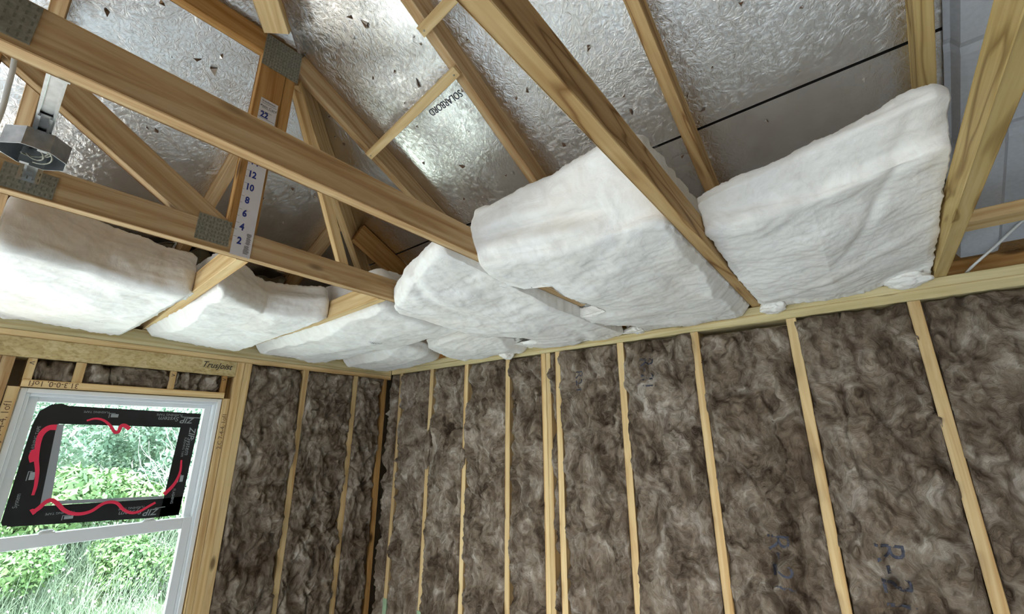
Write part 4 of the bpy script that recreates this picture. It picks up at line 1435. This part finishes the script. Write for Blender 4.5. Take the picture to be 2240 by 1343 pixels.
# loose tufts and scraps
def scrap(loc, sx, sy, sz, seed, label, rot=0.0, name='insulation_tuft', mat=None):
    n, m_ = 60, 40
    th = np.linspace(0, 2 * math.pi, n, endpoint=False)
    ph = np.linspace(-math.pi / 2 + 0.02, math.pi / 2 - 0.02, m_)
    TH, PH = np.meshgrid(th, ph, indexing='ij')
    x = np.cos(PH) * np.cos(TH)
    y = np.cos(PH) * np.sin(TH)
    z = np.sin(PH)
    r = 1 + 0.25 * fbm(x * 1.6 + seed, y * 1.6, z * 1.6, 2) + 0.03 * fbm(x * 6, y * 6 + seed, z * 6, 2)
    x, y, z = x * r * sx, y * r * sy, z * r * sz
    c, s = math.cos(rot), math.sin(rot)
    V = np.stack([x * c - y * s + loc[0], x * s + y * c + loc[1], z + loc[2]], -1).reshape(-1, 3)
    idx = np.arange(n * m_).reshape(n, m_)
    i2 = np.roll(idx, -1, axis=0)
    q = np.stack([idx[:, :-1], i2[:, :-1], i2[:, 1:], idx[:, 1:]], -1).reshape(-1, 4)
    o = np_mesh(name, V, q, mat or M_WHITE)
    return tag(o, label, 'insulation tuft', 'loose tufts of white wool on the plates')


scrap((2.79, -0.035, -0.022), 0.050, 0.055, 0.030, 3, 'white wool tuft hanging over the plate right of the swirly truss end', 0.5)
scrap((3.24, -0.035, 0.000), 0.070, 0.050, 0.030, 5, 'white wool tuft bulging at the foot of the rightmost truss')
scrap((2.165, -0.02, -0.022), 0.030, 0.045, 0.026, 9, 'little white wool tuft beside the hidden end of the middle truss')
scrap((1.28, -0.045, -0.045), 0.055, 0.035, 0.045, 16, 'ragged white wool spike hanging over the back plate')
scrap((1.42, -0.62, 0.12), 0.10, 0.14, 0.09, 26, 'shaded white wool heap behind the girder chord')

# ------------------------------------------------------------------ brown wool in the walls
def wall_batt(a0, a1, z0, z1, wall, seed, label, group, gaps=0.0, dens=150):
    """wool pressed between studs; wall 'B': across = x, faces -y; wall 'A': across = y, faces +x"""
    na = max(12, int((a1 - a0) * dens))
    nz = max(12, int((z1 - z0) * dens))
    a = np.linspace(a0, a1, na)
    z = np.linspace(z0, z1, nz)
    A2, Z2 = np.meshgrid(a, z, indexing='ij')
    s = seed * 2.71
    wx = fbm(A2 * 7, Z2 * 5, s, 3)
    wz = fbm(A2 * 7, Z2 * 5, s + 9, 3)
    h = 0.034 * fbm(A2 * 5 + wx * .6, Z2 * 3.5 + wz * .6, s, 3)
    h += 0.018 * ridged((A2 + 0.09 * wx) * 8, (Z2 + 0.11 * wz) * 4.0, s + 3, 3) - 0.010
    h -= 0.020 * np.exp(-(pnoise((A2 + .05 * wx) * 6 + s, (Z2 + .08 * wz) * 2.6, s) / 0.05) ** 2)
    h += 0.009 * ridged((A2 + .06 * wz) * 17, (Z2 + .06 * wx) * 11, s + 5, 3)
    h += 0.0055 * fbm((A2 + 0.05 * wz) * 34, (Z2 + 0.05 * wx) * 26, s, 4, gain=.6)
    # a few holes pressed into the wool
    r = np.random.default_rng(seed)
    for _ in range(int(2 + 2.5 * (z1 - z0))):
        ca, cz, rad = r.uniform(a0, a1), r.uniform(z0, z1), r.uniform(0.010, 0.028)
        h -= 0.045 * np.exp(-(((A2 - ca) / rad) ** 2 + ((Z2 - cz) / (rad * 1.6)) ** 2))
    ed = np.minimum(A2 - a0, a1 - A2)
    edz = np.minimum(Z2 - z0, z1 - Z2)
    side = 0.018 + 0.016 * fbm(0 * A2 + np.sign(A2 - (a0 + a1) / 2) * 3, Z2 * 5, s, 3)
    h -= np.clip(side, -0.004, 0.05) * np.exp(-(ed / 0.012) ** 1.5) + 0.020 * np.exp(-(edz / 0.015) ** 1.5)
    h = h + 0.002
    # lap over the stud faces here and there, otherwise stay between the studs
    jit = 0.010 * np.clip(fbm(np.sign(A2 - (a0 + a1) / 2) * 5, Z2 * 7, s + 2, 3), -0.2, 0.8) * np.exp(-(ed / 0.02) ** 2) * np.sign(A2 - (a0 + a1) / 2) * (h > 0.001)
    A3 = A2 + jit
    front = np.minimum(h, 0.045)
    if wall == 'B':
        V = np.stack([A3, 0.004 - front, Z2], -1).reshape(-1, 3)
        Vb = np.stack([A2, 0 * A2 + 0.085, Z2], -1).reshape(-1, 3)
    else:
        V = np.stack([-0.004 + front, A3, Z2], -1).reshape(-1, 3)
        Vb = np.stack([0 * A2 - 0.085, A2, Z2], -1).reshape(-1, 3)
    idx = np.arange(na * nz).reshape(na, nz)
    q = np.stack([idx[:-1, :-1], idx[1:, :-1], idx[1:, 1:], idx[:-1, 1:]], -1).reshape(-1, 4)
    k = na * nz
    bc = k + np.array([0, 1, 2, 3])
    cor = np.array([idx[0, 0], idx[-1, 0], idx[-1, -1], idx[0, -1]])
    V = np.concatenate([V, Vb[cor]])
    Fs = [q]
    o = None
    me_f = np.concatenate(Fs)
    bm_ = bmesh.new()
    o = np_mesh('wall_insulation', V, np.concatenate([me_f, bc[None, ::-1]]), M_BROWN)
    bm_.from_mesh(o.data)
    bm_.verts.ensure_lookup_table()
    loops = [(idx[:, 0], bc[0], bc[1]), (idx[-1, :], bc[1], bc[2]), (idx[::-1, -1], bc[2], bc[3]), (idx[0, ::-1], bc[3], bc[0])]
    for e, b0, b1 in loops:
        try:
            bm_.faces.new([bm_.verts[int(i)] for i in e] + [bm_.verts[int(b1)], bm_.verts[int(b0)]])
        except ValueError:
            pass
    bmesh.ops.recalc_face_normals(bm_, faces=bm_.faces)
    bm_.to_mesh(o.data)
    bm_.free()
    return tag(o, label, 'wall insulation', group)


ZL = FLOOR_Z + 0.045
gB = 'brown wool batts between the back wall studs'
gA = 'brown wool pieces in the left wall'
bays = [(0.004, 0.112, 'narrow strip of brown wool in the room corner of the back wall'),
        (0.154, 0.483, 'brown wool batt right of the first green-footed stud'),
        (0.525, 0.854, 'pale twisted brown wool batt between the broken stud and the half hidden one'),
        (0.896, 1.229, 'brown wool batt with a pale chip near its top, left of the thin stud'),
        (1.271, 1.513, 'brown wool batt with a dark hollow just left of the doubled studs'),
        (1.585, 1.617, 'slim strip of brown wool squeezed right of the doubled studs'),
        (1.659, 2.019, 'brown wool batt with faint blue print at its top left'),
        (2.061, 2.415, 'brown wool batt with a long open fold and a deep hollow low down'),
        (2.457, 2.821, 'brown wool batt with a torn flap under the top plate'),
        (2.863, 3.224, 'brown wool batt with large blue letters near its foot'),
        (3.266, 3.635, 'dark brown wool batt at the right edge of the view'),
        (3.675, 4.04, 'brown wool batt of the back wall outside the view'),
        (4.08, 4.45, 'brown wool batt of the back wall outside the view')]
WB = {}
for i, (a, b_, lab) in enumerate(bays):
    WB[i] = wall_batt(a, b_, ZL, -0.079 - (0.02 if i in (8,) else 0.002), 'B', 40 + i, lab, gB, dens=170 if i < 11 else 40)
wall_batt(-0.302, -0.076, ZL, -0.1205, 'A', 61, 'brown wool piece of the left wall nearest the room corner', gA)
wall_batt(-0.691, -0.341, ZL, -0.1205, 'A', 62, 'brown wool batt of the left wall between its two bare studs', gA)
wall_batt(-1.063, -0.731, ZL, -0.1205, 'A', 63, 'brown wool batt directly right of the window studs', gA)
wall_batt(-2.001, -1.869, -0.3095, -0.2115, 'A', 64, 'small brown wool piece above the left part of the window', gA, dens=300)
wall_batt(-1.828, -1.482, -0.3095, -0.2115, 'A', 65, 'longest brown wool piece in the header gap above the window', gA, dens=300)
wall_batt(-1.448, -1.223, -0.3095, -0.2115, 'A', 66, 'brown wool piece at the right end of the gap above the window', gA, dens=300)

for (x, z, w, hh, lab) in ((0.512, -0.64, 0.030, 0.13, 'brown wool tuft lapping over the second stud from the corner'),
                          (0.868, -0.70, 0.020, 0.06, 'brown wool wisp lapping over the third stud from the corner'),
                          (3.262, -1.28, 0.026, 0.10, 'brown wool tuft lapping over the far right stud low down')):
    o = scrap((x, -0.004, z), w, 0.016, hh, int(-z * 100), lab, name='wool_tuft', mat=M_BROWN)
    o['group'] = 'brown wool tufts lapping over studs'
# printed letters and ink smudges on the wool, laid on its surface
def surface_marks(name, target, items, mat, axis, off=0.0012, sub=True):
    dg = None
    me = target.data
    bvh = BVHTree.FromPolygons([v.co[:] for v in me.vertices], [tuple(p.vertices) for p in me.polygons])
    bm = bmesh.new()

    def pj(p):
        if axis == 'z':
            hit = bvh.ray_cast(Vector((p.x, p.y, -0.5)), Vector((0, 0, 1)))
            return hit[0] + Vector((0, 0, -off)) if hit[0] else Vector(p)
        hit = bvh.ray_cast(Vector((p.x, -0.5, p.z)), Vector((0, 1, 0)))
        return hit[0] + Vector((0, -off, 0)) if hit[0] else Vector(p)
    for it in items:
        if it[0] == 'txt':
            _, s_, size, org, r_, u_, kw = it
            add_text(bm, s_, size, org, r_, u_, 0, **kw)
    bmesh.ops.subdivide_edges(bm, edges=[e for e in bm.edges if e.calc_length() > 0.012], cuts=3, use_grid_fill=False)
    bmesh.ops.triangulate(bm, faces=bm.faces)
    for v in bm.verts:
        v.co = pj(v.co)
    return from_bm(name, bm, mat, target)


surface_marks('ink_print', WB[9], [('txt', 'R-21', 0.12, (3.0, 0, -1.04), (0, 0, -1), (1, 0, 0), dict(bold=-0.006))], M_BLUEINK, 'y')
surface_marks('ink_print', WB[8], [('txt', 'R-21', 0.115, (2.655, 0, -1.05), (0, 0, -1), (1, 0, 0), dict(bold=-0.008))], M_BLUEINK, 'y')
surface_marks('ink_print', WB[7], [('txt', 'R-21', 0.085, (2.19, 0, -0.26), (0, 0, -1), (1, 0, 0), dict(bold=-0.006))], M_BLUEINK, 'y')
surface_marks('ink_print', WB[6], [('txt', 'R21', 0.08, (1.79, 0, -0.27), (0, 0, -1), (1, 0, 0), dict(bold=-0.006))], M_BLUEINK, 'y')
for tg, x, y, s_ in ((B[5], 2.33, -0.92, 0.032), (B[5], 2.36, -0.14, 0.022), (B[4], 1.86, -0.48, 0.026), (B[2], 0.93, -0.78, 0.034), (B[0], 0.32, -1.86, 0.022)):
    ax = (0, 1, 0) if tg in (B[0], B[2]) else (1, 0, 0)
    ay = (1, 0, 0) if tg in (B[0], B[2]) else (0, -1, 0)
    surface_marks('ink_smudge', tg, [('txt', 'R-30', s_, (x, y, 0), ax, ay, {}), ('txt', '0325', s_ * .8, (x + .01 * ay[0], y - s_ * 0.9, 0), ax, ay, {})], M_GREYSTRIP, 'z')

# ------------------------------------------------------------------ the room behind: a pale sheet stack lying on the floor (seen only in the shiny foil)
# ------------------------------------------------------------------ outdoors, seen through the window
def leafy_mat(name, c1, c2, c3):
    m, nt, b = new_mat(name)
    v = coords(nt, (1, 1, 1), rnd=True)
    n = N(nt, 'ShaderNodeTexNoise', i_Scale=2.3, i_Detail=5.0)
    nt.links.new(v, n.inputs['Vector'])
    r = ramp(nt, [(0.32, c1), (0.5, c2), (0.68, c3)])
    nt.links.new(n.outputs['Fac'], r.inputs['Fac'])
    nt.links.new(r.outputs[0], b.inputs['Base Color'])
    b.inputs['Roughness'].default_value = 0.6
    return m


M_LEAF = leafy_mat('green_leaves', (0.075, 0.14, 0.06), (0.12, 0.20, 0.07), (0.19, 0.27, 0.11))
M_LEAF2 = leafy_mat('grey_green_leaves', (0.10, 0.16, 0.11), (0.15, 0.22, 0.15), (0.24, 0.30, 0.22))
M_TWIG = plain('pale_twigs', (0.46, 0.44, 0.42), 0.8, noise=0.2)
M_DRY = plain('dry_weeds', (0.18, 0.22, 0.15), 0.8, noise=0.25)
M_HILL = leafy_mat('hillside_ground', (0.04, 0.08, 0.035), (0.08, 0.12, 0.055), (0.14, 0.16, 0.09))
M_ROCK = plain('pale_rock', (0.58, 0.54, 0.49), 0.85, noise=0.25, nscale=8, bumpd=0.02)
M_POST = plain('weathered_post', (0.12, 0.13, 0.15), 0.8, noise=0.3)


def hill_z(x, y):
    d = -x - 2.0
    return -2.75 + 0.17 * np.clip(d, 0, 3) + 0.15 * np.clip(d - 3.0, 0, 14) + 0.25 * fbm(x * .3, y * .3, 2, 3) * np.clip(d / 2.5, 0, 1) - 0.1 * np.clip(1.5 - d, 0, 1)


xs = np.linspace(-22, -0.35, 90)
ys = np.linspace(-14, 14, 110)
XX, YY = np.meshgrid(xs, ys, indexing='ij')
ZZ = hill_z(XX, YY) + 0.03 * fbm(XX * 3, YY * 3, 5, 3)
idx = np.arange(XX.size).reshape(XX.shape)
q = np.stack([idx[:-1, :-1], idx[1:, :-1], idx[1:, 1:], idx[:-1, 1:]], -1).reshape(-1, 4)
tag(np_mesh('hillside', np.stack([XX, YY, ZZ], -1).reshape(-1, 3), q, M_HILL), 'green sloping hillside beyond the window', 'hillside', kind='structure')


def leaves(name, centres, rad, n, size, mat, label, seed, flat=0.75, group=None, trunk=True, cat='shrub'):
    r = np.random.default_rng(seed)
    cs = np.array(centres)
    k = r.integers(0, len(cs), n)
    d = r.normal(size=(n, 3))
    d /= np.linalg.norm(d, axis=1)[:, None]
    rr = np.array(rad)[k] * (0.55 + 0.45 * r.random(n) ** 0.5)
    P = cs[k] + d * rr[:, None] * np.array([1, 1, flat])
    a = r.normal(size=(n, 3))
    a /= np.linalg.norm(a, axis=1)[:, None]
    b_ = np.cross(a, d + 0.4 * r.normal(size=(n, 3)))
    b_ /= (np.linalg.norm(b_, axis=1)[:, None] + 1e-9)
    s = size * (0.6 + 0.8 * r.random(n))[:, None]
    V = np.stack([P - a * s, P - b_ * s * .45, P + a * s, P + b_ * s * .45], 1).reshape(-1, 3)
    Fq = np.arange(4 * n).reshape(n, 4)
    root = empty(name, tuple(cs.mean(axis=0) * [1, 1, 0] + [0, 0, float(hill_z(cs[:, 0].mean(), cs[:, 1].mean()))]), label, cat, group)
    np_mesh('foliage', V, Fq, mat, root, smooth=False)
    bm = bmesh.new()
    base = root.location
    for c in cs:
        tube(bm, [base + Vector((r.uniform(-.1, .1), r.uniform(-.1, .1), -0.1)), (base + Vector(c)) / 2 + Vector((r.uniform(-.1, .1), r.uniform(-.1, .1), 0)), Vector(c)], [0.03, 0.02, 0.01], 5)
    from_bm('stem', bm, M_TWIG, root)
    return root


gS = 'shrubs on the hillside outside'
shr = [(-5.2, -2.6, 1.0, M_LEAF, 'bright green shrub outside, left part of the small taped opening'),
       (-5.6, -1.0, 1.12, M_LEAF, 'tall green shrub outside, middle of the small taped opening'),
       (-5.8, 0.9, 1.2, M_LEAF2, 'grey-green shrub outside, right part of the small taped opening'),
       (-8.6, -3.0, 1.35, M_LEAF, 'larger green shrub high on the slope at the left'),
       (-8.4, 0.0, 1.45, M_LEAF2, 'large pale green shrub high on the slope in the middle'),
       (-8.8, 3.4, 1.5, M_LEAF, 'green shrub high on the slope at the right'),
       (-3.9, -3.4, .62, M_LEAF2, 'low shrub seen in the lower pane at the left'),
       (-4.0, -1.9, .60, M_LEAF, 'low shrub seen in the lower pane in the middle'),
       (-4.0, -0.3, .60, M_LEAF, 'low shrub beside the dark post outside'),
       (-12.0, -1.0, 2.0, M_LEAF2, 'tree crown on the ridge outside at the left'),
       (-12.5, 4.0, 2.5, M_LEAF2, 'tree crown on the ridge outside at the right')]
for i, (x, y, r_, mt, lab) in enumerate(shr):
    r = np.random.default_rng(i)
    z0 = float(hill_z(x, y))
    cs = [(x + r.uniform(-.6, .6) * r_, y + r.uniform(-.9, .9) * r_, z0 + r_ * r.uniform(.35, .9)) for _ in range(6)]
    leaves('shrub', cs, [r_ * r.uniform(.4, .65) for _ in cs], 5200 if r_ < 1 else 11000, 0.030 if r_ < 1 else 0.05, mt, lab, 90 + i, group=gS)
# bare branches
bt = empty('bare_branches', (-4.6, 0.55, float(hill_z(-4.6, .55))), 'pale bare branches outside at the right of the taped opening', 'bush')
bm = bmesh.new()
r = random.Random(4)


def branch(p, d, L, w, dep):
    pts = [p]
    q_ = p.copy()
    dd_ = d.copy()
    for _ in range(5):
        dd_ = (dd_ + Vector((r.uniform(-.25, .25), r.uniform(-.25, .25), r.uniform(-.1, .2)))).normalized()
        q_ = q_ + dd_ * L / 5
        pts.append(q_.copy())
    tube(bm, pts, [w * (1 - .13 * k) for k in range(6)], 5)
    if dep:
        for k in range(4):
            branch(pts[r.randint(1, 5)], (dd_ + Vector((r.uniform(-.9, .9), r.uniform(-.9, .9), r.uniform(-.3, .5)))).normalized(), L * .6, w * .55, dep - 1)


for k in range(7):
    branch(Vector((-4.6 + r.uniform(-.3, .3), 0.55 + r.uniform(-.4, .4), float(hill_z(-4.6, .55)))), Vector((r.uniform(-.3, .3), r.uniform(-.5, .5), 1)).normalized(), 1.3, 0.012, 2)
from_bm('branches', bm, M_TWIG, bt)
# weeds: too many to count
r = np.random.default_rng(12)
n = 14000
wx_ = -2.3 - 4.2 * r.random(n) ** 0.9
wy_ = -5 + 7.5 * r.random(n)
h_ = 0.15 + 0.55 * r.random(n) ** 1.5
wz_ = hill_z(wx_, wy_)
lean = r.normal(size=(n, 2)) * 0.22
tw = 0.002 + 0.003 * r.random(n)
base = np.stack([wx_, wy_, wz_], 1)
tip = base + np.stack([lean[:, 0], lean[:, 1], h_], 1)
mid = (base + tip) / 2 + np.stack([lean[:, 1] * .2, lean[:, 0] * .2, 0 * h_], 1)
off = np.stack([0 * tw, tw, 0 * tw], 1)
V = np.stack([base - off, base + off, mid + off * .8, mid - off * .8, tip + off * .3, tip - off * .3], 1).reshape(-1, 3)
b0 = np.arange(n)[:, None] * 6
Fq = np.concatenate([b0 + np.array([0, 1, 2, 3]), b0 + np.array([3, 2, 4, 5])])
Vg, Fg = V, Fq
hd_ = r.random(n) < 0.5
T_ = tip[hd_]
k_ = len(T_)
for_s = 0.006 + 0.011 * r.random(k_)
a = r.normal(size=(k_, 3)); a /= np.linalg.norm(a, axis=1)[:, None]
b_ = r.normal(size=(k_, 3)); b_ /= np.linalg.norm(b_, axis=1)[:, None]
V = np.stack([T_ - a * for_s[:, None], T_ - b_ * for_s[:, None], T_ + a * for_s[:, None], T_ + b_ * for_s[:, None]], 1).reshape(-1, 3)
gr_ = tag(np_mesh('dry_grass', np.concatenate([Vg, V]), np.concatenate([Fg, np.arange(4 * k_).reshape(k_, 4) + len(Vg)]), [M_DRY, plain('pale_weed_heads', (0.62, 0.56, 0.52), 0.8)], None, smooth=False),
          'tall dry weeds with pale seed heads on the slope below the window', 'grass', kind='stuff')
gr_.data.polygons.foreach_set('material_index', np.r_[np.zeros(len(Fg), np.int32), np.ones(k_, np.int32)])
XX, YY = np.meshgrid(np.linspace(-2.9, -0.17, 60), np.linspace(-7, 3, 140), indexing='ij')
ZZ = -2.70 + 0.03 * fbm(XX * 4, YY * 4, 1, 3) + 0.02 * fbm(XX * 16, YY * 16, 1, 2) + 0.17 * np.clip(-XX - 2.0, 0, 3)
idx = np.arange(XX.size).reshape(XX.shape)
q = np.stack([idx[:-1, :-1], idx[1:, :-1], idx[1:, 1:], idx[:-1, 1:]], -1).reshape(-1, 4)
tag(np_mesh('gravel_strip', np.stack([XX, YY, ZZ], -1).reshape(-1, 3), q, plain('pale_gravel', (0.74, 0.72, 0.68), 0.9, noise=0.35, nscale=22, bumpd=0.01)), 'pale gravel strip along the foot of the house outside', 'gravel', kind='structure')
for i, (x, y, s_) in enumerate(((-2.9, -1.15, .22), (-2.7, -0.75, .18), (-3.1, -0.35, .26), (-3.0, -1.75, .2), (-2.5, -1.45, .16), (-2.55, -0.3, .2))):
    lab = ['pale rock outside by the foot of the right pane edge', 'small pale rock nearest the dark post outside', 'largest pale rock below the dark post outside', 'pale rock furthest left below the window', 'smallest pale rock close under the window', 'pale rock furthest right below the window'][i]
    o = scrap((x, y, float(hill_z(x, y)) + s_ * .3), s_, s_ * 1.3, s_ * .6, 50 + i, lab, name='rock', mat=M_ROCK)
    o['category'] = 'rock'
    o['group'] = 'pale rocks below the window'
tag(board('fence_post', (-5.0, 0.62, float(hill_z(-5, .62)) - .1), (-5.0, 0.70, -1.02), 0.20, 0.14, (1, 0, 0), M_POST, seed=2), 'dark leaning post outside, seen through the right of the lower pane', 'post')
